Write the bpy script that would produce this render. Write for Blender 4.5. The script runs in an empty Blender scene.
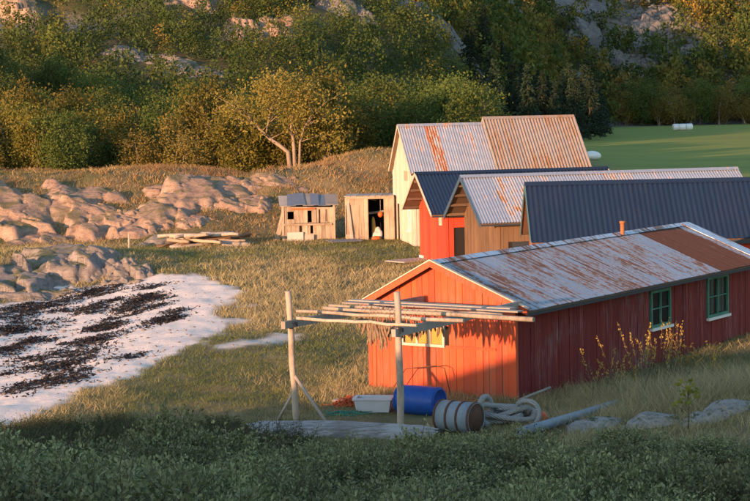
import bpy, bmesh, math, random
import numpy as np
from mathutils import Vector, Matrix
R = math.radians
scene = bpy.context.scene
col = scene.collection

# ------------------------------------------------------------------ camera, sky, sun, exposure
F = 1850.0; HZ = 105.0; ROLL = R(1.2); CZ = 6.2           # focal length / horizon row in photo pixels, tilt, eye height
PITCH = math.atan((250.5 - HZ) / F)
cam_f = np.array([0, math.cos(PITCH), -math.sin(PITCH)])
_u0 = np.array([0, math.sin(PITCH), math.cos(PITCH)]); _r0 = np.array([1.0, 0, 0])
cam_r = _r0 * math.cos(ROLL) - _u0 * math.sin(ROLL)
cam_u = _r0 * math.sin(ROLL) + _u0 * math.cos(ROLL)
CAM = np.array([0, 0, CZ])
cd = bpy.data.cameras.new('camera'); cam = bpy.data.objects.new('camera', cd); col.objects.link(cam)
cd.sensor_width = 36; cd.lens = 36 * F / 750; cd.clip_end = 6000; cd.clip_start = 0.1
m = Matrix(((cam_r[0], cam_u[0], -cam_f[0], 0), (cam_r[1], cam_u[1], -cam_f[1], 0), (cam_r[2], cam_u[2], -cam_f[2], CZ), (0, 0, 0, 1)))
cam.matrix_world = m
scene.camera = cam

SUN_AZ = 36.0; SUN_EL = 6.5                                # travel azimuth (right of view), elevation
world = bpy.data.worlds.new('World'); scene.world = world; world.use_nodes = True
wn = world.node_tree.nodes; wl = world.node_tree.links; wn.clear()
wo = wn.new('ShaderNodeOutputWorld'); bg = wn.new('ShaderNodeBackground'); sky = wn.new('ShaderNodeTexSky')
sky.sky_type = 'NISHITA'; sky.sun_disc = False; sky.sun_elevation = R(SUN_EL); sky.sun_rotation = R(SUN_AZ + 180)
bg.inputs['Strength'].default_value = 0.125; sky.ozone_density = 1.6; sky.dust_density = 0.5
wl.new(sky.outputs[0], bg.inputs[0]); wl.new(bg.outputs[0], wo.inputs[0])
sd = bpy.data.lights.new('sun', 'SUN'); sd.energy = 2.7; sd.angle = R(0.53); sd.color = (1.0, 0.52, 0.27)
sun = bpy.data.objects.new('sun', sd); col.objects.link(sun)
tv = Vector((math.sin(R(SUN_AZ)) * math.cos(R(SUN_EL)), math.cos(R(SUN_AZ)) * math.cos(R(SUN_EL)), -math.sin(R(SUN_EL))))
sun.rotation_euler = tv.to_track_quat('-Z', 'Y').to_euler()
sun.location = (-20, -20, 30)
vs = scene.view_settings
vs.view_transform = 'Standard'; vs.look = 'None'; vs.exposure = 1.9; vs.gamma = 1.0; vs.use_curve_mapping = False

# ------------------------------------------------------------------ numeric helpers
rng = np.random.default_rng(7); random.seed(7)
def lat(ix, iy, seed):
    n = (ix.astype(np.int64) * 374761393 + iy.astype(np.int64) * 668265263 + seed * 974711) & 0x7fffffff
    n = ((n ^ (n >> 13)) * 1274126177) & 0x7fffffff
    n = n ^ (n >> 16)
    return (n & 0xffff) / 65535.0
def vnoise(x, y, seed=0):
    x = np.asarray(x, float); y = np.asarray(y, float)
    ix = np.floor(x); iy = np.floor(y); fx = x - ix; fy = y - iy
    fx = fx * fx * (3 - 2 * fx); fy = fy * fy * (3 - 2 * fy)
    a = lat(ix, iy, seed); b = lat(ix + 1, iy, seed); c = lat(ix, iy + 1, seed); d = lat(ix + 1, iy + 1, seed)
    return (a * (1 - fx) + b * fx) * (1 - fy) + (c * (1 - fx) + d * fx) * fy
def fbm(x, y, seed=0, o=4):
    t = 0; a = 0.5; x = np.asarray(x, float); y = np.asarray(y, float)
    for k in range(o):
        t = t + a * (vnoise(x, y, seed + 17 * k) - 0.5); x = x * 2.03 + 3.7; y = y * 2.03 - 1.3; a *= 0.5
    return t * 2          # about -0.7 .. 0.7
def sstep(a, b, x):
    t = np.clip((x - a) / (b - a), 0, 1); return t * t * (3 - 2 * t)
ST, CT = math.sin(R(SUN_AZ)), math.cos(R(SUN_AZ))

def H(X, Y):
    """terrain height"""
    X = np.asarray(X, float); Y = np.asarray(Y, float)
    s = X * ST + Y * CT; w = X * CT - Y * ST
    hc = np.interp(w, [-90, -45, -36, -31, -28, -25, -23.5, -21, -18, -10, 0, 20, 60, 200], [0, .1, .4, 1.1, 1.8, 3.0, 4.05, 4.85, 5.4, 5.5, 4.95, 5.5, 6, 6])
    fl = np.interp(s, [-400, -60, -5, 0, 6, 12, 16, 20, 24, 28, 32], [0.6, 1.15, 1.02, 1, .74, .42, .26, .145, .065, .02, 0])
    z = -0.25 + hc * fl
    # mound right of the shed, low ground along the shed's long wall
    z = z + 0.85 * np.exp(-(((X - 8.6) / 3.0) ** 2 + ((Y - 35.2) / 3.2) ** 2))
    z = z - 0.15 * np.exp(-(((X - 6.5) / 4) ** 2 + ((Y - 44) / 4) ** 2))
    # beach hollow
    bx = np.interp(Y, [30, 36, 40, 46, 52, 58, 64, 72, 78, 84], [-9.5, -9, -7.2, -5.6, -4.6, -4.2, -5.0, -6.2, -8.5, -14])
    z = z - 0.75 * sstep(0, 7, bx - X) * sstep(28, 36, Y) * (1 - sstep(72, 86, Y)) - 2.2 * sstep(12, 40, bx - X) * (1 - sstep(66, 80, Y)) * sstep(20, 34, Y)
    # rocky spit left behind the beach
    z = z + 1.0 * np.exp(-(((X + 15) / 5.5) ** 2 + ((Y - 77) / 5) ** 2))
    # bluff
    crest = np.interp(X, [-90, -40, -20.7, -12.4, -6.9, -4, 0.8, 6, 12, 20, 32], [5, 3.8, 3.0, 2.9, 2.6, 3.15, 4.0, 3.9, 2.2, 1.2, .3])
    yb = np.interp(X, [-30, -8, -4, 2, 8], [86.5, 87.5, 90, 92.5, 94]) + 3.0 * fbm(X * .16, Y * .05, 5, 3)
    bl = sstep(0, 13, Y - yb)
    z = z + crest * bl * (1 - 0.55 * sstep(103, 124, Y)) + bl * (1 - sstep(115, 150, Y)) * 0.7 * fbm(X * .22, Y * .22, 9, 4)
    # unseen knoll added left of view to shade the hillside; wooded left rise
    z = z + 26 * np.exp(-(((X + 82) / 18) ** 2 + ((Y - 132) / 18) ** 2)) + 9 * np.exp(-(((X + 56) / 25) ** 2 + ((Y - 190) / 50) ** 2))
    # mountain side
    hs = np.interp(X, [-200, -10, 10, 30, 52, 75, 300], [215, 225, 255, 330, 432, 446, 470])
    d = Y - hs
    slope = np.interp(X, [-200, -5, 20, 50, 300], [.62, .60, .5, .40, .40]); cap = np.interp(X, [-200, -5, 20, 42, 62], [32, 32, 38, 80, 260])
    mt = np.where(d > 0, slope * (np.sqrt(d * d + 400) - 20), 0)
    mt = cap * (1 - np.exp(-mt / cap))
    z = z + mt + sstep(0, 60, d) * (7 * fbm(X * .02, Y * .02, 21, 4) + 2.2 * fbm(X * .09, Y * .09, 23, 3))
    # small relief
    near = sstep(20, 40, Y) * (1 - sstep(110, 140, Y))
    z = z + (0.10 * fbm(X * .5, Y * .5, 3, 3) + .075 * fbm(X * 1.3, Y * 1.1, 13, 3)) * near
    return z

def ray(x, y):
    return cam_f + cam_r * (x - 375) / F - cam_u * (y - 250.5) / F
_T = np.geomspace(8, 900, 6000)
def ground(x, y, lift=0.0):
    """the terrain point seen at a photo pixel"""
    d = ray(x, y); P = CAM[None, :] + d[None, :] * _T[:, None]
    hit = np.nonzero(P[:, 2] < H(P[:, 0], P[:, 1]) + lift)[0]
    k = hit[0] if len(hit) else len(_T) - 1
    return Vector(P[k])
def at_y(x, y, Y):
    d = ray(x, y); return Vector(CAM + d * Y / d[1])
def hz(x, y): return float(H(x, y))

# ------------------------------------------------------------------ materials
def mat(name):
    m = bpy.data.materials.new(name); m.use_nodes = True
    nt = m.node_tree; nt.nodes.clear()
    o = nt.nodes.new('ShaderNodeOutputMaterial'); p = nt.nodes.new('ShaderNodeBsdfPrincipled')
    nt.links.new(p.outputs[0], o.inputs[0]); p.inputs['Roughness'].default_value = 0.8
    p.inputs['Specular IOR Level'].default_value = 0.3
    return m, nt, p, o
def N(nt, t, **k):
    n = nt.nodes.new(t)
    for a, b in k.items():
        if a in n.inputs.keys(): n.inputs[a].default_value = b
        else: setattr(n, a, b)
    return n
def L(nt, a, b): nt.links.new(a, b)
def ramp(nt, fac, stops):
    r = nt.nodes.new('ShaderNodeValToRGB'); e = r.color_ramp.elements
    while len(e) < len(stops): e.new(0.5)
    for q, (p, c) in zip(e, stops): q.position = p; q.color = (*c, 1) if len(c) == 3 else c
    nt.links.new(fac, r.inputs[0]); return r.outputs[0]
def mixc(nt, fac, a, b, mode='MIX'):
    n = nt.nodes.new('ShaderNodeMix'); n.data_type = 'RGBA'; n.blend_type = mode
    for s, v in ((n.inputs[0], fac), (n.inputs[6], a), (n.inputs[7], b)):
        if hasattr(v, 'is_output'): nt.links.new(v, s)
        else: s.default_value = (*v, 1) if isinstance(v, tuple) and len(v) == 3 else v
    return n.outputs[2]
def math_(nt, op, a, b=None):
    n = nt.nodes.new('ShaderNodeMath'); n.operation = op
    for s, v in ((n.inputs[0], a), (n.inputs[1], b)):
        if v is None: continue
        if hasattr(v, 'is_output'): nt.links.new(v, s)
        else: s.default_value = v
    return n.outputs[0]
def pos(nt, rotz=0, scale=(1, 1, 1), obj=False):
    if obj:
        c = nt.nodes.new('ShaderNodeTexCoord').outputs['Object']
    else:
        c = nt.nodes.new('ShaderNodeNewGeometry').outputs['Position']
    m1 = nt.nodes.new('ShaderNodeMapping'); m1.inputs['Rotation'].default_value = (0, 0, rotz)
    nt.links.new(c, m1.inputs[0])
    m2 = nt.nodes.new('ShaderNodeMapping'); m2.inputs['Scale'].default_value = scale
    nt.links.new(m1.outputs[0], m2.inputs[0]); return m2.outputs[0]
def noise(nt, vec, scale, detail=4, rough=.55):
    n = N(nt, 'ShaderNodeTexNoise', Scale=scale, Detail=detail, Roughness=rough); nt.links.new(vec, n.inputs['Vector']); return n.outputs[0]
def bump(nt, p, h, strength=.4, dist=.02):
    b = N(nt, 'ShaderNodeBump', Strength=strength, Distance=dist); nt.links.new(h, b.inputs['Height']); nt.links.new(b.outputs[0], p.inputs['Normal'])
def rnd(nt): return nt.nodes.new('ShaderNodeObjectInfo').outputs['Random']
def hsv(nt, c, val=None, sat=None, hue=None):
    n = nt.nodes.new('ShaderNodeHueSaturation'); nt.links.new(c, n.inputs['Color'])
    for k, v in (('Value', val), ('Saturation', sat), ('Hue', hue)):
        if v is None: continue
        if hasattr(v, 'is_output'): nt.links.new(v, n.inputs[k])
        else: n.inputs[k].default_value = v
    return n.outputs[0]
def maprange(nt, v, a, b, c, d):
    n = N(nt, 'ShaderNodeMapRange'); nt.links.new(v, n.inputs[0])
    for i, x in enumerate((a, b, c, d)): n.inputs[i + 1].default_value = x
    return n.outputs[0]

def wood(name, base, worn, amount=.5, streak=(14, 14, 1.2), rough=.85, var=.3, rotz=0):
    """painted or bare boards: grain along z, worn streaks, each board its own tone"""
    m, nt, p, o = mat(name)
    g = noise(nt, pos(nt, rotz, streak), 1.6, 6, .65)
    big = noise(nt, pos(nt, 0, (1, 1, .7)), .9, 4)
    f = math_(nt, 'ADD', math_(nt, 'MULTIPLY', g, .75), math_(nt, 'MULTIPLY', big, .55))
    fac = maprange(nt, f, .78 - .3 * amount, .98 - .3 * amount, 0, 1)
    c = mixc(nt, fac, base, worn)
    c = hsv(nt, c, val=maprange(nt, rnd(nt), 0, 1, 1 - var, 1 + var), hue=maprange(nt, rnd(nt), 0, 1, .497, .503))
    L(nt, c, p.inputs['Base Color']); p.inputs['Roughness'].default_value = rough
    bump(nt, p, g, .5, .006)
    return m
def plain(name, c, rough=.6, metal=0, nscale=6, var=.25, bumps=.2):
    m, nt, p, o = mat(name)
    n = noise(nt, pos(nt), nscale, 6, .6)
    cc = mixc(nt, n, tuple(x * (1 - var) for x in c), tuple(min(1, x * (1 + var)) for x in c))
    L(nt, cc, p.inputs['Base Color']); p.inputs['Roughness'].default_value = rough; p.inputs['Metallic'].default_value = metal
    if bumps: bump(nt, p, n, bumps, .01)
    return m
def roofmetal(name, base, rust, amount, yaw, rough=.5, streak=(1.2, 9, 1.2), spec=.4, metal=.7):
    """sheet metal; rust in streaks that run down the slope"""
    m, nt, p, o = mat(name)
    v = pos(nt, yaw, streak)
    n1 = noise(nt, v, 1.0, 7, .62); n2 = noise(nt, pos(nt, yaw, (.5, .6, .5)), 1.0, 4)
    n3 = noise(nt, pos(nt), 9, 5, .7)
    f = math_(nt, 'ADD', math_(nt, 'MULTIPLY', n1, .6), math_(nt, 'MULTIPLY', n2, .3))
    f = math_(nt, 'ADD', f, math_(nt, 'MULTIPLY', n3, .3))
    f = math_(nt, 'ADD', f, math_(nt, 'MULTIPLY', noise(nt, pos(nt, yaw, (3, 14, 3)), 3.0, 5, .7), .16)); f = math_(nt, 'SUBTRACT', f, .08)
    fac = maprange(nt, f, .70 - .28 * amount, .80 - .28 * amount, 0, 1)
    rc = mixc(nt, n3, tuple(x * .55 for x in rust), tuple(x * 1.35 for x in rust))
    bc = mixc(nt, n1, tuple(x * .8 for x in base), tuple(min(1, x * 1.15) for x in base))
    bc = hsv(nt, bc, val=maprange(nt, rnd(nt), 0, 1, .93, 1.06))
    L(nt, mixc(nt, fac, bc, rc), p.inputs['Base Color'])
    L(nt, maprange(nt, fac, 0, 1, rough, .9), p.inputs['Roughness'])
    p.inputs['Specular IOR Level'].default_value = spec
    L(nt, maprange(nt, fac, 0, 1, metal, 0), p.inputs['Metallic'])
    bump(nt, p, n3, .15, .01)
    return m
def leafmat(name, c1, c2, objvar=.25, trans=.35, huev=.03):
    m, nt, p, o = mat(name)
    geo = nt.nodes.new('ShaderNodeNewGeometry'); ri = geo.outputs['Random Per Island']
    c = mixc(nt, ri, c1, c2)
    r = rnd(nt)
    c = hsv(nt, c, val=maprange(nt, r, 0, 1, 1 - objvar, 1 + objvar), hue=maprange(nt, r, 0, 1, .5 - huev, .5 + huev))
    L(nt, c, p.inputs['Base Color']); p.inputs['Roughness'].default_value = .65; p.inputs['Specular IOR Level'].default_value = .2
    t = nt.nodes.new('ShaderNodeBsdfTranslucent'); L(nt, c, t.inputs[0])
    mx = nt.nodes.new('ShaderNodeMixShader'); mx.inputs[0].default_value = trans
    L(nt, p.outputs[0], mx.inputs[1]); L(nt, t.outputs[0], mx.inputs[2]); L(nt, mx.outputs[0], o.inputs[0])
    return m
def attrmat(name, attr='col', trans=.3):
    m, nt, p, o = mat(name)
    a = nt.nodes.new('ShaderNodeAttribute'); a.attribute_name = attr
    L(nt, a.outputs[0], p.inputs['Base Color']); p.inputs['Roughness'].default_value = .75; p.inputs['Specular IOR Level'].default_value = .15
    t = nt.nodes.new('ShaderNodeBsdfTranslucent'); L(nt, a.outputs[0], t.inputs[0])
    mx = nt.nodes.new('ShaderNodeMixShader'); mx.inputs[0].default_value = trans
    L(nt, p.outputs[0], mx.inputs[1]); L(nt, t.outputs[0], mx.inputs[2]); L(nt, mx.outputs[0], o.inputs[0])
    return m
def rockmat(name, c1, c2, lichen, sc=1.0, moss=None):
    m, nt, p, o = mat(name)
    v = pos(nt)
    n1 = noise(nt, v, .8 * sc, 8, .65); n2 = noise(nt, v, 5 * sc, 6, .7)
    vo = N(nt, 'ShaderNodeTexVoronoi', Scale=1.1 * sc, feature='DISTANCE_TO_EDGE')
    ms = nt.nodes.new('ShaderNodeMapping'); ms.inputs['Scale'].default_value = (1, 1, 2.2); ms.inputs['Rotation'].default_value = (.3, .5, .4)
    dn = N(nt, 'ShaderNodeTexNoise', Scale=1.5 * sc, Detail=5.0); L(nt, v, dn.inputs['Vector']); wv = mixc(nt, .45 / sc, v, dn.outputs[1], 'ADD'); L(nt, wv, ms.inputs[0]); L(nt, ms.outputs[0], vo.inputs['Vector'])
    crack = maprange(nt, vo.outputs[0], 0, .03, 1, 0)
    c = mixc(nt, maprange(nt, n1, .35, .65, 0, 1), c1, c2)
    ms2 = nt.nodes.new('ShaderNodeMapping'); ms2.inputs['Rotation'].default_value = (.25, -.5, .5); ms2.inputs['Scale'].default_value = (.5, 1.0, 5.0); L(nt, wv, ms2.inputs[0])
    st = noise(nt, ms2.outputs[0], 1.2 * sc, 7, .7)
    c = mixc(nt, maprange(nt, n2, .52, .68, 0, .8), c, lichen)
    c = mixc(nt, maprange(nt, st, .50, .66, 0, .75), c, tuple(x * .5 for x in c1))
    c = mixc(nt, math_(nt, 'MULTIPLY', crack, .14), c, tuple(x * .45 for x in c1))
    if moss:
        g = nt.nodes.new('ShaderNodeNewGeometry'); sx = nt.nodes.new('ShaderNodeSeparateXYZ'); L(nt, g.outputs['Normal'], sx.inputs[0])
        f = math_(nt, 'MULTIPLY', maprange(nt, sx.outputs[2], .6, .95, 0, 1), maprange(nt, n1, .48, .56, 0, 1))
        c = mixc(nt, f, c, moss)
    L(nt, c, p.inputs['Base Color'])
    h = math_(nt, 'SUBTRACT', math_(nt, 'ADD', n1, math_(nt, 'MULTIPLY', n2, .4)), math_(nt, 'ADD', math_(nt, 'MULTIPLY', crack, .08), math_(nt, 'MULTIPLY', st, .9)))
    bump(nt, p, h, .7, .12 / sc); p.inputs['Roughness'].default_value = .9
    return m

SY = R(34.6); FY = R(77.5); NY = R(90)
M = {}
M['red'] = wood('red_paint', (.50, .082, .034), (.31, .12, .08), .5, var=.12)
M['red_worn_shaded'] = wood('red_paint_weathered_shaded', (.19, .024, .02), (.24, .15, .15), .30, var=.14)  # grey wear, plus a darker red base painting in the long wall's shade
M['red_bright'] = wood('bright_red_paint', (.50, .06, .03), (.42, .08, .045), .35, var=.08)
M['cream'] = wood('cream_paint', (.60, .49, .40), (.46, .36, .28), .45, var=.10)
M['grey_wood'] = wood('grey_weathered_wood', (.34, .30, .26), (.20, .17, .15), .5, var=.22)
M['tan_wood'] = wood('sunbleached_wood', (.36, .285, .215), (.20, .15, .11), .5, var=.25)
M['brown_wood'] = wood('brown_wood', (.17, .10, .058), (.11, .068, .045), .5, var=.18)
M['pole_wood'] = wood('pale_pole_wood', (.37, .31, .25), (.22, .18, .145), .6, streak=(8, 8, 3), var=.2)
M['white_paint'] = wood('white_paint', (.75, .72, .66), (.5, .46, .4), .3, var=.06)
M['green_paint'] = wood('green_paint', (.07, .19, .13), (.22, .32, .26), .5, streak=(9, 9, 2), var=.12)
M['dark_trim'] = plain('dark_trim', (.035, .04, .05), .6)
M['navy_trim'] = plain('navy_trim', (.05, .09, .14), .5)
M['teal_trim'] = plain('teal_trim', (.07, .15, .16), .6)
M['dark'] = plain('dark_interior', (.02, .017, .015), .9, var=.3, bumps=0)
M['deck'] = wood('roof_deck_wood', (.13, .085, .06), (.08, .06, .05), .5)
M['concrete'] = plain('concrete', (.34, .33, .31), .9, var=.3)
M['shed_roof'] = roofmetal('old_galvanised_sheet', (.50, .55, .62), (.17, .08, .05), .47, SY, .5)
M['shed_roof_rust'] = roofmetal('rusted_sheet', (.34, .30, .28), (.13, .055, .036), .98, SY, .7)
M['galv'] = roofmetal('galvanised_sheet', (.56, .57, .60), (.33, .14, .06), .22, FY, .4)
M['galv_rust'] = roofmetal('galvanised_rust', (.52, .5, .48), (.34, .10, .035), .62, FY, .7, streak=(1.5, 6, 1.5))
M['galv_brown'] = roofmetal('rust_veined_sheet', (.42, .36, .32), (.22, .13, .08), .5, FY, .6, streak=(.4, 10, .4))
M['silver'] = roofmetal('silver_sheet', (.58, .60, .64), (.36, .18, .1), .12, FY, .4)
M['silver_rust'] = roofmetal('silver_sheet_rusty', (.58, .58, .6), (.36, .17, .08), .40, FY, .5, streak=(2, 5, 2))
M['navy_sheet'] = roofmetal('navy_sheet', (.012, .026, .062), (.011, .024, .056), .3, NY, .5, spec=.28, metal=0)
M['orange_rust'] = plain('orange_rust', (.36, .12, .045), .85, nscale=14, var=.5)
M['rust'] = plain('brown_rust', (.10, .05, .032), .9, nscale=16, var=.5)
M['glass'] = None
def glassmat():
    m, nt, p, o = mat('window_glass')
    p.inputs['Base Color'].default_value = (.02, .03, .035, 1); p.inputs['Roughness'].default_value = .06; p.inputs['Specular IOR Level'].default_value = .7
    n = noise(nt, pos(nt), 3, 2); bump(nt, p, n, .08, .01)
    t = nt.nodes.new('ShaderNodeBsdfTransparent'); t.inputs[0].default_value = (.8, .86, .85, 1)
    mx = nt.nodes.new('ShaderNodeMixShader'); mx.inputs[0].default_value = .65
    L(nt, p.outputs[0], mx.inputs[1]); L(nt, t.outputs[0], mx.inputs[2]); L(nt, mx.outputs[0], o.inputs[0])
    return m
M['glass'] = glassmat()
M['curtain'] = plain('pale_curtain', (.62, .60, .55), .9, nscale=10, var=.12)
M['yellow_board'] = wood('ochre_board', (.46, .25, .06), (.34, .18, .06), .4, streak=(3, 3, 3))
M['barrel_blue'] = plain('blue_plastic', (.014, .07, .33), .45, nscale=7, var=.5, bumps=.1)
M['drum'] = plain('pale_drum_paint', (.19, .23, .27), .6, nscale=8, var=.3)
M['tub'] = plain('white_plastic', (.46, .48, .52), .5, nscale=5, var=.14)
M['rope'] = None
def ropemat():
    m, nt, p, o = mat('grey_rope')
    w = N(nt, 'ShaderNodeTexWave', Scale=14.0, Distortion=1.5, Detail=2.0); w.bands_direction = 'DIAGONAL'; L(nt, pos(nt), w.inputs['Vector'])
    n = noise(nt, pos(nt), 12, 4)
    L(nt, mixc(nt, n, (.26, .27, .28), (.40, .38, .36)), p.inputs['Base Color']); bump(nt, p, w.outputs[0], .8, .02); p.inputs['Roughness'].default_value = .9
    return m
M['rope'] = ropemat()
M['net_orange'] = plain('orange_net', (.42, .085, .03), .9, nscale=20, var=.5)
M['net_green'] = plain('green_net', (.04, .22, .16), .9, nscale=20, var=.4)
M['bleached'] = wood('bleached_timber', (.31, .30, .30), (.13, .12, .115), .6, streak=(1.2, 22, 22), var=.1)
M['pipe'] = plain('grey_pipe', (.16, .19, .22), .5, nscale=6, var=.3)
M['fish'] = plain('dried_fish_skin', (.20, .135, .085), .6, nscale=18, var=.6)
M['granite'] = rockmat('pink_granite', (.26, .175, .13), (.40, .29, .225), (.17, .125, .10), 1.0, moss=(.16, .13, .06))
M['granite_grey'] = rockmat('grey_granite', (.19, .165, .15), (.31, .27, .25), (.11, .10, .095), 1.3, moss=(.13, .12, .055))
M['granite_near'] = rockmat('lichen_granite', (.24, .23, .22), (.36, .345, .33), (.12, .11, .10), 3.0, moss=(.05, .055, .02))
M['cliff'] = rockmat('cliff_rock', (.14, .135, .13), (.24, .22, .205), (.09, .09, .085), .25)
M['bark'] = plain('pale_bark', (.26, .20, .15), .9, nscale=6, var=.4)
M['bark_dark'] = plain('dark_bark', (.09, .07, .055), .9, nscale=6, var=.4)
M['leaf_a'] = leafmat('yellow_green_leaves', (.19, .15, .026), (.095, .105, .02), .35, .3, .014)
M['leaf_b'] = leafmat('green_leaves', (.05, .08, .018), (.10, .125, .026), .32, .25, .015)
M['leaf_c'] = leafmat('spruce_needles', (.012, .026, .015), (.024, .042, .022), .2, .03, .01)
M['leaf_d'] = leafmat('budding_leaves', (.24, .175, .04), (.15, .13, .03), .25, .35, .01)
M['willow'] = leafmat('grey_willow_leaves', (.085, .10, .034), (.34, .345, .17), .3, .3, .012)
M['juniper'] = leafmat('juniper_needles', (.03, .042, .014), (.085, .085, .03), .3, .15, .02)
M['stem'] = plain('shrub_stems', (.11, .085, .06), .9, nscale=10, var=.4, bumps=0)
M['catkin'] = leafmat('golden_catkins', (.48, .31, .07), (.34, .24, .06), .15, .3, .01)
M['sapling'] = leafmat('fresh_sapling_leaves', (.20, .24, .03), (.28, .25, .04), .1, .4, .01)
M['grass'] = attrmat('grass_blades')
M['foliage_far'] = attrmat('far_foliage', trans=.25)
M['seaweed'] = plain('dark_seaweed', (.013, .010, .011), .55, nscale=9, var=.7)
M['plastic_white'] = plain('white_wrap', (.72, .74, .74), .4, nscale=3, var=.06)
M['buoy'] = plain('orange_buoy', (.62, .11, .025), .5, nscale=5, var=.25)
M['bag_white'] = plain('white_sack', (.46, .44, .41), .8, nscale=9, var=.2)
M['bag_yellow'] = plain('yellow_sack', (.40, .25, .06), .8, nscale=9, var=.2)
M['tarp'] = plain('slate_blue_felt', (.13, .15, .19), .6, nscale=5, var=.5)

# ------------------------------------------------------------------ object helpers
def tag(o, label=None, cat=None, group=None, kind=None):
    if label: o['label'] = label
    if cat: o['category'] = cat
    if group: o['group'] = group
    if kind: o['kind'] = kind
    return o
def empty(name, loc, rz=0, label=None, cat=None, group=None):
    o = bpy.data.objects.new(name, None); col.objects.link(o); o.location = loc; o.rotation_euler = (0, 0, rz); o.empty_display_size = .3
    return tag(o, label, cat, group)
def link(name, me, mt, parent=None, loc=(0, 0, 0), rot=(0, 0, 0)):
    o = bpy.data.objects.new(name, me); col.objects.link(o)
    if mt is not None and not me.materials: me.materials.append(mt)
    o.parent = parent; o.location = loc; o.rotation_euler = rot
    return o
def npmesh(name, V, Fq, colr=None, smooth=False):
    """fast mesh from arrays; Fq an (n,3) or (n,4) array"""
    V = np.asarray(V, np.float32); Fq = np.asarray(Fq, np.int32); k = Fq.shape[1]
    me = bpy.data.meshes.new(name)
    me.vertices.add(len(V)); me.vertices.foreach_set('co', V.ravel())
    me.loops.add(Fq.size); me.loops.foreach_set('vertex_index', Fq.ravel())
    me.polygons.add(len(Fq)); me.polygons.foreach_set('loop_start', np.arange(0, Fq.size, k, dtype=np.int32))
    me.polygons.foreach_set('loop_total', np.full(len(Fq), k, np.int32))
    if smooth: me.polygons.foreach_set('use_smooth', np.ones(len(Fq), bool))
    me.update(calc_edges=True)
    if colr is not None:
        a = me.attributes.new('col', 'FLOAT_COLOR', 'POINT'); a.data.foreach_set('color', np.asarray(colr, np.float32).ravel())
    return me
class MB:
    """collects solid shapes into one mesh"""
    def __init__(s): s.v = []; s.f = []; s.sm = []
    def add(s, vs, fs, smooth=False):
        b = len(s.v); s.v += [tuple(v) for v in vs]; s.f += [tuple(b + i for i in f) for f in fs]; s.sm += [smooth] * len(fs); return s
    def box(s, a, b):
        (x0, y0, z0), (x1, y1, z1) = a, b
        return s.add([(x0, y0, z0), (x1, y0, z0), (x1, y1, z0), (x0, y1, z0), (x0, y0, z1), (x1, y0, z1), (x1, y1, z1), (x0, y1, z1)],
                     [(0, 3, 2, 1), (4, 5, 6, 7), (0, 1, 5, 4), (1, 2, 6, 5), (2, 3, 7, 6), (3, 0, 4, 7)])
    def prism(s, poly, y0, y1):
        """polygon in x,z extruded along y"""
        n = len(poly)
        return s.add([(x, y0, z) for x, z in poly] + [(x, y1, z) for x, z in poly],
                     [tuple(range(n)), tuple(range(2 * n - 1, n - 1, -1))] + [(i, i + n, (i + 1) % n + n, (i + 1) % n) for i in range(n)])
    def bar(s, p, q, w, h, roll=0.0):
        p = Vector(p); q = Vector(q); d = (q - p).normalized()
        up = Vector((0, 0, 1)) if abs(d.z) < .95 else Vector((0, 1, 0))
        a = d.cross(up).normalized(); b = a.cross(d)
        a, b = a * math.cos(roll) + b * math.sin(roll), b * math.cos(roll) - a * math.sin(roll)
        vs = []
        for c in (p, q):
            for i, j in ((-1, -1), (1, -1), (1, 1), (-1, 1)): vs.append(c + a * (i * w / 2) + b * (j * h / 2))
        return s.add(vs, [(3, 2, 1, 0), (4, 5, 6, 7), (0, 1, 5, 4), (1, 2, 6, 5), (2, 3, 7, 6), (3, 0, 4, 7)])
    def tube(s, pts, rad, n=8, cap=True):
        pts = [Vector(p) for p in pts]
        rad = rad if hasattr(rad, '__len__') else [rad] * len(pts)
        vs = []; a = None
        for i, p in enumerate(pts):
            d = (pts[min(i + 1, len(pts) - 1)] - pts[max(i - 1, 0)])
            d = d.normalized() if d.length > 1e-9 else Vector((0, 0, 1))
            if a is None:
                a = d.cross(Vector((0, 0, 1)) if abs(d.z) < .9 else Vector((0, 1, 0))).normalized()
            else:
                a = (a - d * a.dot(d)).normalized()
            b = d.cross(a)
            for k in range(n):
                t = 2 * math.pi * k / n; vs.append(p + (a * math.cos(t) + b * math.sin(t)) * rad[i])
        fs = []
        for i in range(len(pts) - 1):
            for k in range(n): fs.append((i * n + k, i * n + (k + 1) % n, (i + 1) * n + (k + 1) % n, (i + 1) * n + k))
        s.add(vs, fs, True)
        if cap:
            b0 = len(s.v) - len(vs)
            s.f.append(tuple(b0 + k for k in reversed(range(n)))); s.sm.append(False)
            s.f.append(tuple(b0 + (len(pts) - 1) * n + k for k in range(n))); s.sm.append(False)
        return s
    def lathe(s, prof, n=24, axis='x'):
        """profile of (along, radius)"""
        vs = []
        for a, r in prof:
            for k in range(n):
                t = 2 * math.pi * k / n; c, d = r * math.cos(t), r * math.sin(t)
                vs.append((a, c, d) if axis == 'x' else (c, d, a))
        fs = [(i * n + k, i * n + (k + 1) % n, (i + 1) * n + (k + 1) % n, (i + 1) * n + k) for i in range(len(prof) - 1) for k in range(n)]
        return s.add(vs, fs, True)
    def mesh(s, name):
        me = bpy.data.meshes.new(name); me.from_pydata(s.v, [], s.f); me.update()
        me.polygons.foreach_set('use_smooth', s.sm); return me
    def build(s, name, mt, parent=None, loc=(0, 0, 0), rot=(0, 0, 0)):
        return link(name, s.mesh(name), mt, parent, loc, rot)
def copy_tree(o, parent=None):
    c = o.copy(); col.objects.link(c); c.parent = parent
    for ch in list(o.children): copy_tree(ch, c)
    return c

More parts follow.
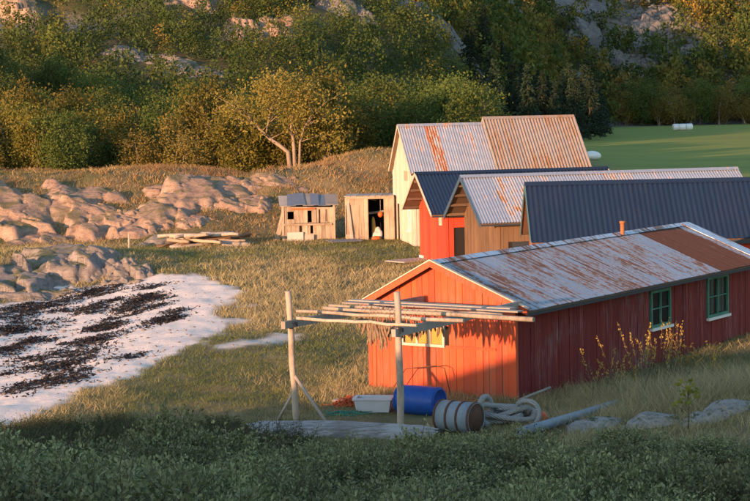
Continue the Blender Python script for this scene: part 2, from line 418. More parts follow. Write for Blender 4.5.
# ------------------------------------------------------------------ ground
def inpoly(X, Y, poly):
    r = np.zeros(X.shape, bool); n = len(poly)
    for i in range(n):
        x0, y0 = poly[i]; x1, y1 = poly[(i + 1) % n]
        c = ((y0 > Y) != (y1 > Y)) & (X < (x1 - x0) * (Y - y0) / (y1 - y0 + 1e-12) + x0)
        r ^= c
    return r
def polydist(X, Y, poly):
    """signed distance, positive inside"""
    d = np.full(X.shape, 1e9); n = len(poly)
    for i in range(n):
        x0, y0 = poly[i]; x1, y1 = poly[(i + 1) % n]; dx, dy = x1 - x0, y1 - y0
        t = np.clip(((X - x0) * dx + (Y - y0) * dy) / (dx * dx + dy * dy + 1e-12), 0, 1)
        d = np.minimum(d, np.hypot(X - x0 - t * dx, Y - y0 - t * dy))
    return np.where(inpoly(X, Y, poly), d, -d)
sand_px = [(216, 272), (236, 300), (232, 318), (196, 348), (140, 375), (60, 402), (-4, 422)]
sand_xy = [tuple(ground(*p)[:2]) for p in sand_px] + [(-13, 36), (-40, 34), (-60, 60), (-22, 66)] + [tuple(ground(*p)[:2]) for p in [(0, 304), (60, 288), (130, 281)]]
tongues = [[tuple(ground(*p)[:2]) for p in q] for q in
           ([(205, 350), (222, 342), (284, 336), (280, 344), (240, 349)], [(220, 322), (262, 317), (258, 324), (232, 328)])]
def sandmask(X, Y):
    e = 1.5 * fbm(X * .8, Y * .5, 31, 5)
    a = sstep(-.25, .35, polydist(X, Y, sand_xy) + e)
    for t in tongues: a = np.maximum(a, .75 * sstep(-.1, .5, polydist(X, Y, t) + e * .9))
    return a
def fieldmask(X, Y):
    left = np.interp(Y, [100, 150, 200, 300, 420], [14, 19, 22, 27, 30])
    return sstep(-3, 4, X - left) * sstep(95, 120, Y) * (1 - sstep(432, 440, Y + 6 * fbm(X * .05, X * .05, 3, 2)))
def build_ground():
    az_in = np.linspace(-15, 16, 470); az_out = np.concatenate([np.linspace(-180, -60, 25)[:-1], np.linspace(-60, -15, 31)[:-1]])
    az_r = np.concatenate([np.linspace(16, 60, 31)[1:], np.linspace(60, 180, 25)[1:-1]])
    az = np.radians(np.concatenate([az_out, az_in, az_r]))
    rr = np.concatenate([[1.5, 4, 7, 10], np.geomspace(12, 120, 330), np.geomspace(121, 640, 190)[0:], np.geomspace(660, 4500, 24)])
    A, Rr = np.meshgrid(az, rr)
    X = np.sin(A) * Rr; Y = np.cos(A) * Rr; Z = H(X, Y)
    n = len(az); k = len(rr)
    V = np.stack([X, Y, Z], -1).reshape(-1, 3); V = np.vstack([V, [[0, 0, hz(0, 0)]]])
    i, j = np.meshgrid(np.arange(k - 1), np.arange(n), indexing='ij'); jn = (j + 1) % n
    Fq = np.stack([i * n + j, i * n + jn, (i + 1) * n + jn, (i + 1) * n + j], -1).reshape(-1, 4)[:, ::-1]
    cx, cy = V[:, 0], V[:, 1]
    C = np.zeros((len(V), 4), np.float32); C[:, 0] = sandmask(cx, cy); C[:, 1] = fieldmask(cx, cy)
    hs_rock = sstep(.04, .16, fbm(cx * .03, cy * .05, 77, 4)) * sstep(200, 260, cy)
    scree = np.exp(-(((cx - 84) / 15) ** 2 + ((cy - 525) / 38) ** 2)) * (fbm(cx * .05, cy * .05, 8, 3) > -.05)
    C[:, 2] = (1 - C[:, 1]) * np.maximum(hs_rock, np.clip(scree * 1.6, 0, 1)); C[:, 3] = sstep(112, 132, cy) * (1 - C[:, 1])
    me = npmesh('ground', V, Fq, C, True)
    # centre fan closes the hole under the camera
    bm = bmesh.new(); bm.from_mesh(me); bm.verts.ensure_lookup_table(); c = bm.verts[len(V) - 1]
    for j in range(n): bm.faces.new((c, bm.verts[(j + 1) % n], bm.verts[j]))
    bm.to_mesh(me); bm.free()
    m, nt, p, o = mat('ground_cover')
    a = nt.nodes.new('ShaderNodeAttribute'); a.attribute_name = 'col'
    sp = nt.nodes.new('ShaderNodeSeparateColor'); L(nt, a.outputs[0], sp.inputs[0])
    v = pos(nt)
    n1 = noise(nt, v, .35, 6, .6); n2 = noise(nt, v, 3.5, 6, .65); n3 = noise(nt, v, 22, 4, .7)
    turf = mixc(nt, maprange(nt, n1, .42, .6, 0, 1), (.10, .10, .038), (.24, .175, .085))
    turf = mixc(nt, maprange(nt, n2, .45, .62, 0, .7), turf, (.15, .105, .055))
    field = mixc(nt, maprange(nt, noise(nt, pos(nt, 0, (.02, .16, 1)), 1.0, 5), .35, .65, 0, 1), (.15, .18, .02), (.21, .24, .032))
    rockc = mixc(nt, maprange(nt, noise(nt, v, .25, 8, .7), .35, .65, 0, 1), (.10, .09, .085), (.27, .235, .21))
    sand = mixc(nt, maprange(nt, n2, .35, .7, 0, 1), (.82, .71, .64), (.70, .60, .54))
    sand = mixc(nt, maprange(nt, n3, .55, .72, 0, .5), sand, (.40, .33, .29))
    floor_ = mixc(nt, maprange(nt, noise(nt, v, .12, 6, .7), .4, .6, 0, 1), (.05, .06, .022), (.115, .09, .04))
    turf = mixc(nt, a.outputs['Alpha'], turf, floor_)
    c = mixc(nt, sp.outputs[1], turf, field); c = mixc(nt, sp.outputs[2], c, rockc); c = mixc(nt, sp.outputs[0], c, sand)
    L(nt, c, p.inputs['Base Color']); p.inputs['Roughness'].default_value = .95
    bump(nt, p, math_(nt, 'ADD', n2, math_(nt, 'MULTIPLY', n3, .4)), .6, .06)
    link('ground', me, m); tag(bpy.data.objects['ground'], kind='structure')
build_ground()

# ------------------------------------------------------------------ boathouses
def board_wall(parent, name, length, ztop, mt, back_mt, loc, rotz, bw=.17, openings=(), z0=0.0, thick=.028, seed=1, ground_fn=None, extra=None):
    """upright boards on a backing; wall x along the wall, -y outward"""
    r = random.Random(seed)
    def pieces(s0, s1):
        cuts = [(a, b, c, d) for a, b, c, d in openings if s0 < b - .01 and s1 > a + .01]
        return cuts
    # backing in strips so that openings stay open
    b = MB(); edges = sorted({0.0, length, *[o[0] for o in openings], *[o[1] for o in openings], *(extra or [])})
    for s0, s1 in zip(edges[:-1], edges[1:]):
        lo = z0; tops = []
        for c in sorted([o for o in openings if o[0] < s1 - .001 and o[1] > s0 + .001], key=lambda q: q[2]):
            if c[2] > lo + .01: tops.append((lo, c[2], lo, c[2]))
            lo = c[3]
        for q in tops: b.prism([(s0, q[0]), (s1, q[0]), (s1, q[1]), (s0, q[1])], .002, .05)
        if min(ztop(s0), ztop(s1)) > lo: b.prism([(s0, lo), (s1, lo), (s1, ztop(s1)), (s0, ztop(s0))], .002, .05)
    w = b.build(name, back_mt, parent, loc, (0, 0, rotz))
    s = 0.0
    while s < length - .02:
        e = min(length, s + bw * r.uniform(.86, 1.14))
        if length - e < bw * .4: e = length
        g = .004; a0, a1 = s + g, e - g; t = thick * r.uniform(.7, 1.25); zb = z0 - r.uniform(0, .03)
        segs = []; lo = zb
        for c in sorted([o for o in openings if a0 < o[1] - .005 and a1 > o[0] + .005], key=lambda q: q[2]):
            if c[2] > lo + .03: segs.append((lo, c[2]))
            lo = c[3]
        segs.append((lo, None))
        for lo_, hi in segs:
            if hi is None:
                h0, h1 = ztop(a0), ztop(a1)
                if min(h0, h1) < lo_ + .03: continue
                pk = [sx for sx in (extra or []) if a0 < sx < a1]
                poly = [(a0, lo_), (a1, lo_), (a1, h1)] + [(sx, ztop(sx)) for sx in pk] + [(a0, h0)]
            else: poly = [(a0, lo_), (a1, lo_), (a1, hi), (a0, hi)]
            MB().prism(poly, -t, 0).build('board', mt, w)
        s = e
    return w
def corrugated(length, width, pitch, amp, n_along=3, seed=0):
    k = max(4, int(round(width / pitch)) * 6); rg = np.random.default_rng(seed)
    y = np.linspace(0, width, k + 1); x = np.linspace(0, length, n_along + 1)
    z = amp * np.cos(2 * math.pi * y / pitch)
    V = np.array([(a, b, c + rg.normal(0, amp * .04)) for a in x for b, c in zip(y, z)])
    n = k + 1
    Fq = np.array([(i * n + j, (i + 1) * n + j, (i + 1) * n + j + 1, i * n + j + 1) for i in range(n_along) for j in range(k)])
    return npmesh('roof_sheet', V, Fq, smooth=True)
def boathouse(name, label, A, yaw, hl, hr, ze, length, of=.25, ob=.25, eol=.3, eor=.3, zg=-.45, wall='red', side='red', sheet='navy_sheet', barge='white_paint',
              bw=.17, sw=1.0, pitch=.12, amp=.018, gable_open=(), side_open=(), sheet_mats=None, cap=None, barge_h=.16, boards_side=True, eave_trim='dark_trim', group=None, barge2=None, rafters=0):
    """A: front tip of the ridge. local x to the right across the gable, y back along the ridge"""
    v = Vector((math.sin(yaw), math.cos(yaw), 0))
    O = Vector((A[0], A[1], 0)) + v * of; O.z = zg
    zr = A[2] - zg; zl = ze - zg
    root = empty(name, O, -yaw, label, 'boathouse', group)
    xl, xr = -hl + eol, hr - eor; LW = length - of - ob
    def roofz(x): return zr - .07 + ((zl - zr) * (x / hr) if x > 0 else (zl - zr) * (-x / hl))
    base = MB().box((xl - .02, -.02, -.5), (xr + .02, LW + .02, .03)).build('foundation', M['concrete'], root)
    gw = board_wall(root, 'gable_wall', xr - xl, lambda s: roofz(xl + s) - .02, M[wall], M['dark'], (xl, 0, 0), 0, bw, gable_open, seed=len(name), extra=[-xl])
    board_wall(root, 'side_wall', LW, lambda s: roofz(xr) - .02, M[side], M['dark'], (xr, 0, 0), math.pi / 2, bw, side_open, seed=len(name) + 3)
    MB().prism([(0, 0), (LW, 0), (LW, roofz(xl) - .02), (0, roofz(xl) - .02)], 0, .05).build('far_side_wall', M[side], root, (xl, LW, 0), (0, 0, -math.pi / 2))
    MB().prism([(xl, 0), (xr, 0), (xr, roofz(xr) - .02), (0, roofz(0) - .02), (xl, roofz(xl) - .02)], LW - .05, LW - .01).build('back_wall', M[wall], root)
    floor = MB().box((xl + .06, .06, .04), (xr - .06, LW - .06, .06)).build('floor', M['dark'], root)
    # corner boards
    for x in (xl, xr):
        MB().box((x - .055, -.045, 0), (x + .05, .06, roofz(x) - .06)).build('corner_board', M[wall], root)
    # roof
    t = .035
    deck = MB().prism([(-hl, zl - .045), (-hl, zl - .045 - t), (0, zr - .045 - t), (hr, zl - .045 - t), (hr, zl - .045), (0, zr - .045)], -of + .02, LW + ob - .02).build('roof', M['deck'], root)
    for sgn, hw in ((1, hr), (-1, hl)):
        sl = math.hypot(hw, zr - zl); beta = math.atan2(zr - zl, hw)
        if sgn < 0: beta = math.pi - beta
        ns = max(2, int(round(length / sw))); w = length / ns
        npitch = max(1, round(w / pitch)); pt = w / npitch
        me = corrugated(sl + .05, w + pt * .5, pt, amp, 3, ns)
        variants = {}
        for i in range(ns):
            key = (sheet_mats or {}).get(i, sheet) if sgn > 0 else sheet
            if key not in variants:
                q = me if not variants else me.copy()
                q.materials.clear(); q.materials.append(M[key]); variants[key] = q
            # sheets overlap: each is lifted a little and is a touch out of line
            o = link('roof_sheet', variants[key], None, deck, (0, -of + i * w, zr - .005 + (i % 2) * .004), (0, beta, 0))
            o.location.x = (.0 if sgn > 0 else 0)
    cp = MB(); cw = .17
    cp.prism([(-cw * hl / math.hypot(hl, zr - zl) * 1.0, zr + .03 - cw * (zr - zl) / math.hypot(hl, zr - zl)), (0, zr + .045), (cw * hr / math.hypot(hr, zr - zl), zr + .03 - cw * (zr - zl) / math.hypot(hr, zr - zl)), (0, zr + .02)], -of - .03, LW + ob + .03)
    cp.build('ridge_cap', M[cap or sheet], root)
    # barge boards and eave boards
    for yy, bn in ((-of, barge), (LW + ob, barge2 or barge)):
        for sgn, hw in ((1, hr), (-1, hl)):
            e = -.03 if yy < 0 else 0.0
            poly = [(0, zr + .03), (0, zr + .03 - barge_h), (sgn * (hw + .02), zl + .02 - barge_h), (sgn * (hw + .02), zl + .02)]
            if sgn < 0: poly = poly[::-1]
            MB().prism(poly, yy + e - .002 * (sgn > 0), yy + e + .03).build('barge_board', M[bn], root)
    MB().box((hr - .03, -of + .03, zl - .15), (hr, LW + ob - .03, zl - .085)).build('eave_board', M[eave_trim], root)
    for i in range(rafters):
        for sgn, hw in ((1, hr), (-1, hl)):
            fx = (i + .6) / rafters; x = sgn * hw * fx; z = zr + (zl - zr) * fx - .135
            MB().box((x - .03, -of + .03, z - .05), (x + .03, 0.0, z + .05)).build('purlin_end', M['deck'], root)
    return root, dict(xl=xl, xr=xr, LW=LW, zr=zr, zl=zl, roofz=roofz)
def window(root, side_x, s0, s1, z0, z1, cols, rows, fm, rot, loc, sill=None, pane='glass', backing=None, name='window', fw=.07, splitv=True):
    """frame as the part; panes, bars and sill under it. wall x along, -y outward"""
    b = MB(); t0, t1 = -.06, .03
    b.box((s0, t0, z0), (s0 + fw, t1, z1)); b.box((s1 - fw, t0, z0), (s1, t1, z1))
    b.box((s0 + fw, t0, z1 - fw), (s1 - fw, t1, z1)); b.box((s0 + fw, t0, z0), (s1 - fw, t1, z0 + fw))
    w = b.build(name, fm, root, loc, (0, 0, rot))
    iw = (s1 - s0 - 2 * fw) / cols; ih = (z1 - z0 - 2 * fw) / rows
    for i in range(1, cols):
        x = s0 + fw + i * iw; MB().box((x - .028, -.05, z0 + fw), (x + .028, .02, z1 - fw)).build('mullion', fm, w)
    for j in range(1, rows):
        z = z0 + fw + j * ih
        for i in range(cols): MB().box((s0 + fw + i * iw + .03, -.042, z - .014), (s0 + fw + (i + 1) * iw - .03, .016, z + .014)).build('glazing_bar', fm, w)
    for i in range(cols):
        for j in range(rows):
            MB().box((s0 + fw + i * iw + .008, -.012, z0 + fw + j * ih + .004), (s0 + fw + (i + 1) * iw - .008, -.004, z0 + fw + (j + 1) * ih - .004)).build('pane', M[pane], w)
    if sill: MB().box((s0 - .04, -.11, z0 - .07), (s1 + .04, .02, z0 - .002)).build('sill', sill, w)
    if backing:
        MB().box((s0 + fw, .03, z0 + fw), (s1 - fw, .04, z1 - fw)).build('curtain', backing, w)
    return w

# --- the long red shed in front
gS = Vector((math.cos(SY), -math.sin(SY), 0)); vS = Vector((math.sin(SY), math.cos(SY), 0))
K = at_y(515.5, 396, 40)
apex = Vector((K.x, K.y, 0)) - gS * 1.99 - vS * .25; apex.z = 2.70
xo = 1.99       # wall corner right of the ridge
zg = -.45
side_op = [(6.6, 7.72, 1.0, 1.93), (9.93, 11.26, .90, 1.97)]
gab_op = [(.88, 2.02, 1.22, 1.70)]
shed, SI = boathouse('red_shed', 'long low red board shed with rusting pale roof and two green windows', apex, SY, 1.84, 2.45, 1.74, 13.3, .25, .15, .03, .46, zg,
    'red', 'red_worn_shaded', 'shed_roof', 'red', .165, .83, .083, .012, gab_op, side_op, {12: 'shed_roof_rust', 13: 'shed_roof_rust', 14: 'shed_roof_rust'}, 'shed_roof', .14)
rr_ = math.pi / 2
window(shed, 0, *side_op[0], 2, 2, M['green_paint'], rr_, (SI['xr'], 0, 0), M['white_paint'])
window(shed, 0, *side_op[1], 2, 2, M['green_paint'], rr_, (SI['xr'], 0, 0), M['white_paint'], pane='glass')
for s0_, s1_ in ((10.04, 10.30), (10.36, 10.52), (10.66, 10.98), (11.04, 11.17)):
    MB().prism([(s0_, .98), (s1_, .98), (s1_, 1.9), (s0_, 1.9)], .05, .06).build('curtain', M['curtain'], shed, (SI['xr'], 0, 0), (0, 0, rr_))
gwin = window(shed, 0, *gab_op[0], 3, 1, M['cream'], 0, (SI['xl'], 0, 0), None, pane='yellow_board', fw=.06)
MB().box((SI['xl'] + 2.05, -.06, 1.225), (SI['xl'] + 3.35, -.01, 1.275)).build('wall_ledge', M['red'], shed)
# strip under the rake, pale verge edging, stove pipe
for sgn, hw in ((1, 2.45), (-1, 1.84)):
    poly = [(0, SI['zr'] + .06), (0, SI['zr'] + .035), (sgn * (hw + .03), SI['zl'] + .025), (sgn * (hw + .03), SI['zl'] + .05)]
    if sgn < 0: poly = poly[::-1]
    MB().prism(poly, -.25 - .05, -.25 + .06).build('verge_strip', M['cream'], shed)
MB().tube([(.1, 8.9, SI['zr'] - .3), (.1, 8.9, SI['zr'] + .30)], .055, 10).tube([(.1, 8.9, SI['zr'] + .27), (.1, 8.9, SI['zr'] + .33)], .075, 10).build('stove_pipe', M['orange_rust'], shed)  # orange colour stands in for low sun on the metal pipe
# far verge flashing and horizontal flashing strip
MB().prism([(.05, SI['zr'] + .035), (.05, SI['zr'] + .02), (2.47, SI['zl'] + .015), (2.47, SI['zl'] + .03)], 12.55, 13.12).build('verge_flashing', M['shed_roof'], shed)

# --- the boathouses behind
navy, NI = boathouse('red_boathouse', 'red boathouse with wide navy metal roof and teal front edge, nearest behind the long shed', (4.75, 58.0, 3.66), NY, 1.95, 1.95, 1.97, 11.0, .3, .3, .25, .25, -.5,
    'red_bright', 'red_bright', 'navy_sheet', 'teal_trim', .16, 1.1, .16, .014, cap='navy_sheet', barge_h=.17)
MB().box((1.95 - .12, -.3, NI['zl'] - .20), (1.95 + .02, NI['LW'] + .3, NI['zl'] - .13)).build('eave_fascia', M['dark_trim'], navy)
silver, VI = boathouse('brown_boathouse', 'brown unpainted boathouse with long silver corrugated roof and dark blue verge', (3.18, 67.5, 3.55), FY, 2.45, 2.55, 2.0, 10.8, .75, .3, .35, .35, -.5,
    'brown_wood', 'brown_wood', 'silver', 'navy_trim', .2, 1.05, .105, .018, sheet_mats={1: 'silver_rust', 2: 'silver_rust', 5: 'silver_rust'}, cap='silver', barge_h=.2, rafters=4,
    side_open=[(.5, 1.3, .1, 1.75)])
MB().box((.5, .01, .1), (1.3, .05, 1.75)).build('door_fill', M['dark_trim'], silver, (VI['xr'], 0, 0), (0, 0, math.pi / 2))
redb, RI = boathouse('red_boathouse', 'bright red boathouse with navy roof and cream barge boards', (1.69, 75.0, 3.42), FY, 2.35, 2.55, 1.89, 8.2, .7, .3, .35, .35, -.4,
    'red_bright', 'red_bright', 'navy_sheet', 'cream', .3, 1.0, .15, .014, cap='navy_sheet', barge_h=.13, rafters=4, gable_open=[(3.2, 3.55, 1.75, 2.25)],
    side_open=[(.35, 1.5, .05, 1.7)])
window(redb, 0, 3.2, 3.55, 1.75, 2.25, 1, 1, M['cream'], 0, (RI['xl'], 0, 0), None, fw=.08)
MB().box((.35, .02, .05), (1.5, .05, 1.7)).build('door_fill', M['dark'], redb, (RI['xr'], 0, 0), (0, 0, math.pi / 2))  # near-black sheet painting the shade of the open doorway
MB().box((RI['xl'] - .03, -.1, -.1), (RI['xl'] + .5, -.035, .32)).build('corner_stone', M['white_paint'], redb)
cream, CI = boathouse('cream_boathouse', 'tall cream boathouse with silver corrugated roof and one rusty stripe', (1.18, 87.0, 5.24), FY, 1.95, 2.35, 3.09, 4.3, .2, .05, .12, .12, -.4,
    'cream', 'cream', 'galv', 'cream', .22, .62, .124, .02, sheet_mats={2: 'galv_rust'}, cap='galv', barge_h=.1,
    gable_open=[(2.9, 3.35, .75, 1.75), (.9, 1.15, .1, 1.9)])
window(cream, 0, 2.9, 3.35, .75, 1.75, 1, 2, M['white_paint'], 0, (CI['xl'], 0, 0), M['white_paint'], fw=.08)
MB().box((.9, .02, .1), (1.15, .05, 1.9)).build('door_fill', M['dark'], cream, (CI['xl'], 0, 0))  # dark sheet, shade of the door gap put into its colour
MB().box((CI['xl'] + 2.3, -.05, 3.05), (CI['xl'] + 2.9, -.03, 3.5)).build('hatch', wood('faded_pink_board', (.55, .30, .22), (.5, .36, .26), .4), cream)
vF = Vector((math.sin(FY), math.cos(FY), 0)); a2 = Vector((1.18, 87.0, 0)) + vF * 4.16
rusty, UI = boathouse('rusty_boathouse', 'boathouse with rust-veined corrugated roof joined behind the tall cream boathouse', (a2.x, a2.y, 5.5), FY, 1.95, 2.45, 3.12, 4.5, .12, .2, .12, .12, -.4,
    'tan_wood', 'tan_wood', 'galv_brown', 'pole_wood', .22, .75, .15, .026, cap='galv_brown', barge_h=.16, eave_trim='orange_rust')
MB().box((2.36, -.1, UI['zl'] - .10), (2.48, UI['LW'] + .2, UI['zl'] - .02)).build('eave_fascia', M['orange_rust'], rusty)

# --- plank shacks
def rz_(x, y): return hz(x, y)
def shackL():
    p = Vector((-4.38, 88.6, 0)); p.z = min(rz_(p.x, p.y), rz_(-1.9, 88.9)) - .02
    root = empty('plank_shack', p, R(4), 'small derelict plank shack with gaps between its boards and blue-grey felt roof', 'shack')
    W, D, Hh = 2.45, 1.9, 1.66
    board_wall(root, 'front_wall', W, lambda s: Hh - .03 * s, M['tan_wood'], M['tan_wood'], (0, 0, 0), 0, .2, [(.22, .52, 1.05, 1.42), (.5, 2.25, .78, .86), (1.18, 1.38, .88, 1.45), (1.72, 1.79, .86, 1.5), (.78, .9, .40, .78), (1.3, 1.43, .35, .78), (2.08, 2.12, .9, 1.5)], seed=4)
    board_wall(root, 'side_wall', D, lambda s: Hh - .03 + .19 * s, M['tan_wood'], M['dark'], (W, 0, 0), math.pi / 2, .2, [(.5, .7, .2, 1.2)], seed=5)
    board_wall(root, 'side_wall', D, lambda s: Hh - .03 + .19 * (D - s), M['tan_wood'], M['dark'], (0, D, 0), -math.pi / 2, .2, [(.9, 1.2, .4, 1.3)], seed=6)
    board_wall(root, 'back_wall', W, lambda s: Hh + .33, M['grey_wood'], M['dark'], (W, D, 0), math.pi, .2, seed=7)
    MB().box((.02, -.09, .74), (W - .1, -.03, .84)).build('rail', M['tan_wood'], root)
    MB().box((.4, -.1, 1.50), (1.55, -.035, 1.58)).build('rail', M['orange_rust'], root)
    r = random.Random(3)
    for i in range(7):
        x0 = -.15 + i * .37; z = Hh + .03 + .02 * (i % 2) + r.uniform(-.01, .06)
        o = MB().box((0, -.1, 0), (r.uniform(.4, .62), D + .1, .025)).build('roof_sheet', M['tarp'] if i % 3 else M['grey_wood'], root, (x0, 0, z), (r.uniform(-.03, .03) + .20, r.uniform(-.07, .07), r.uniform(-.06, .06)))
    for x in (0, W): MB().box((x - .05, -.06, 0), (x + .05, .05, Hh + .02)).build('corner_post', M['tan_wood'], root)
    # pale panel patched on at the foot, leaning prop
    MB().box((.18, -.14, .02), (.95, -.09, .44)).build('patch_panel', M['bag_white'], root, (0, 0, 0), (.06, 0, .02))
    MB().box((1.0, -.2, .0), (1.45, -.14, .36)).build('patch_panel', M['grey_wood'], root, (0, 0, 0), (.05, .03, 0))
    MB().bar((-.42, -.15, -.1), (-.02, -.02, 1.35), .13, .05).build('prop', M['tan_wood'], root)
    MB().bar((-.25, .3, -.1), (-.04, .2, 1.0), .09, .05).build('prop', M['tan_wood'], root)
shackL()
def shackR():
    p = Vector((-1.36, 88.3, 0)); p.z = min(rz_(p.x, p.y), rz_(.9, 87.8)) - .02
    root = empty('plank_shack', p, R(-3), 'flat-roofed plank shack with open doorway beside the cream boathouse', 'shack')
    W, D, Hh = 2.32, 2.2, 2.1
    dz = (1.08, 1.82, .0, 1.98)
    board_wall(root, 'front_wall', W, lambda s: Hh + .0 * s, M['tan_wood'], M['tan_wood'], (0, 0, 0), 0, .21, [dz, (.14, .2, .3, 1.7)], seed=14)
    board_wall(root, 'side_wall', D, lambda s: Hh - .05, M['tan_wood'], M['dark'], (W, 0, 0), math.pi / 2, .2, seed=15)
    board_wall(root, 'side_wall', D, lambda s: Hh - .05, M['tan_wood'], M['dark'], (0, D, 0), -math.pi / 2, .2, seed=16)
    board_wall(root, 'back_wall', W, lambda s: Hh - .1, M['grey_wood'], M['dark'], (W, D, 0), math.pi, .2, seed=17)
    for i in range(8):
        MB().box((i * .3 - .06, -.1, Hh + .005 + .004 * (i % 2)), (i * .3 + .22, D + .08, Hh + .035 + .004 * (i % 2))).build('roof_board', M['grey_wood'], root)
    MB().box((.0, -.09, Hh - .09), (W, -.035, Hh - .01)).build('fascia', M['tan_wood'], root)
    MB().bar((.28, -.14, .02), (.1, -.06, 1.8), .16, .03).build('loose_plank', M['grey_wood'], root)
    MB().bar((.55, .6, 1.2), (1.9, .9, 1.35), .12, .1).build('inner_beam', M['grey_wood'], root)
    return root, p
sR, pR = shackR()
def lump(name, label, cat, mt, loc, sx, sy, sz, seed, amp=.18, sub=3, group=None):
    bm = bmesh.new(); bmesh.ops.create_icosphere(bm, subdivisions=sub, radius=1); rg = random.Random(seed)
    ks = [(Vector((rg.uniform(-1, 1), rg.uniform(-1, 1), rg.uniform(-1, 1))) * rg.uniform(1.5, 4), rg.uniform(0, 6)) for _ in range(6)]
    for v in bm.verts:
        a = sum(math.sin(v.co.dot(k) + ph) for k, ph in ks) / 6 * amp * 2
        v.co = Vector((v.co.x * sx, v.co.y * sy, v.co.z * sz)) * (1 + a)
    for f in bm.faces: f.smooth = True
    me = bpy.data.meshes.new(name); bm.to_mesh(me); bm.free()
    return tag(link(name, me, mt, None, loc), label, cat, group)
# things in the open doorway
dz = hz(0.1, 88.6)
lump('float_buoy', 'round orange float hanging inside the open plank shack', 'buoy', M['buoy'], pR + Vector((1.66, .45, 1.2)), .13, .13, .14, 3, .05)
MB().tube([pR + Vector((1.66, .45, 1.32)), pR + Vector((1.66, .5, 2.08))], .012, 5).build('hanging_line', M['rope'])
tag(bpy.data.objects['hanging_line'], 'thin line holding the orange float under the shack roof', 'rope')
lump('sack', 'white crumpled sack inside the shack doorway', 'sack', M['bag_white'], pR + Vector((1.56, .30, .30)), .24, .2, .26, 5, .5)
lump('sack', 'yellow sack on the floor behind the shack doorway', 'sack', M['bag_yellow'], pR + Vector((1.28, .45, .5)), .10, .12, .5, 6, .5)
lump('float_buoy', 'small orange float on the ground at the shack threshold', 'buoy', M['buoy'], pR + Vector((1.42, -.18, .10)), .2, .15, .12, 9, .12)

# ------------------------------------------------------------------ fish drying rack
def onl(p, t, z): q = Vector((p[0], p[1], 0)) + vS * t; q.z = z; return q
PL = Vector((-1.68, 37.28, 0)); PR = Vector((.45, 35.9, 0))
PL.z = hz(PL.x, PL.y); PR.z = hz(PR.x, PR.y)
rack = empty('drying_rack', ((PL + PR) / 2), 0, 'grey wooden fish drying rack of posts and poles before the red gable', 'rack')
inv = -rack.location
def rk(mb, name, mt): return mb.build(name, mt, rack, inv)
def wob(a, b, n=6, amp=.015, seed=0):
    r = random.Random(seed); a = Vector(a); b = Vector(b)
    return [a.lerp(b, i / n) + Vector((r.uniform(-amp, amp), r.uniform(-amp, amp), r.uniform(-amp, amp))) * (0 if i in (0, n) else 1) for i in range(n + 1)]
zt = 1.82
rk(MB().tube(wob(PL + Vector((.02, 0, -.3)), (PL.x - .10, PL.y, 2.48), seed=1), [.066] * 5 + [.06] * 2, 10), 'post', M['pole_wood'])
rk(MB().tube(wob(PR + Vector((.0, 0, -.3)), (PR.x - .04, PR.y, 2.56), seed=2), [.07] * 5 + [.063] * 2, 10), 'post', M['pole_wood'])
rk(MB().bar(onl(PL, -.35, zt), onl(PL, 4.78, zt + .02), .10, .15), 'beam', M['grey_wood'])
rk(MB().bar(onl(PR, -.22, zt - .05), onl(PR, 4.72, zt + .02), .10, .15), 'beam', M['grey_wood'])
rk(MB().tube([(PL.x, PL.y - .05, .75), (PL.x + .72, PL.y - .5, PL.z - .12)], .035, 7), 'brace', M['grey_wood'])
rk(MB().tube([(PL.x - .02, PL.y + .02, .45), (PL.x - .42, PL.y + .35, PL.z - .12)], .03, 7), 'brace', M['grey_wood'])
# rope lashings where the beams meet the posts
for p in (PL, PR):
    rk(MB().tube([(p.x - .05 + .12 * math.cos(a), p.y + .12 * math.sin(a), zt - .05 + .05 * math.sin(a * 2.3) + .004 * a) for a in np.linspace(0, 19, 60)], .012, 5), 'lashing', M['dark_trim'])
zp = zt + .12
def pole(px, Y, length, r0, r1, seed, z=zp, dz=0.0, mt='pole_wood'):
    a = Vector(((px - 375) / F * Y, Y, z)); b = a + gS * length; b.z = z + dz
    return rk(MB().tube(wob(a, b, 8, .02, seed), list(np.linspace(r0, r1, 9)), 8), 'pole', M[mt]), a, b
poles = [pole(295, 37.15, 2.9, .036, .03, 1), pole(295, 38.45, 4.1, .034, .042, 2), pole(322, 38.95, 5.1, .038, .052, 3), pole(328, 39.4, 4.3, .036, .03, 4)]
for i, (px, Y, ln) in enumerate(((344, 40.1, 4.4), (350, 40.5, 4.1))):
    a = Vector(((px - 375) / F * Y, Y, zp - .01 + .004 * i)); b = a + gS * ln
    rk(MB().bar(a, b, .24, .03), 'board', M['grey_wood'])
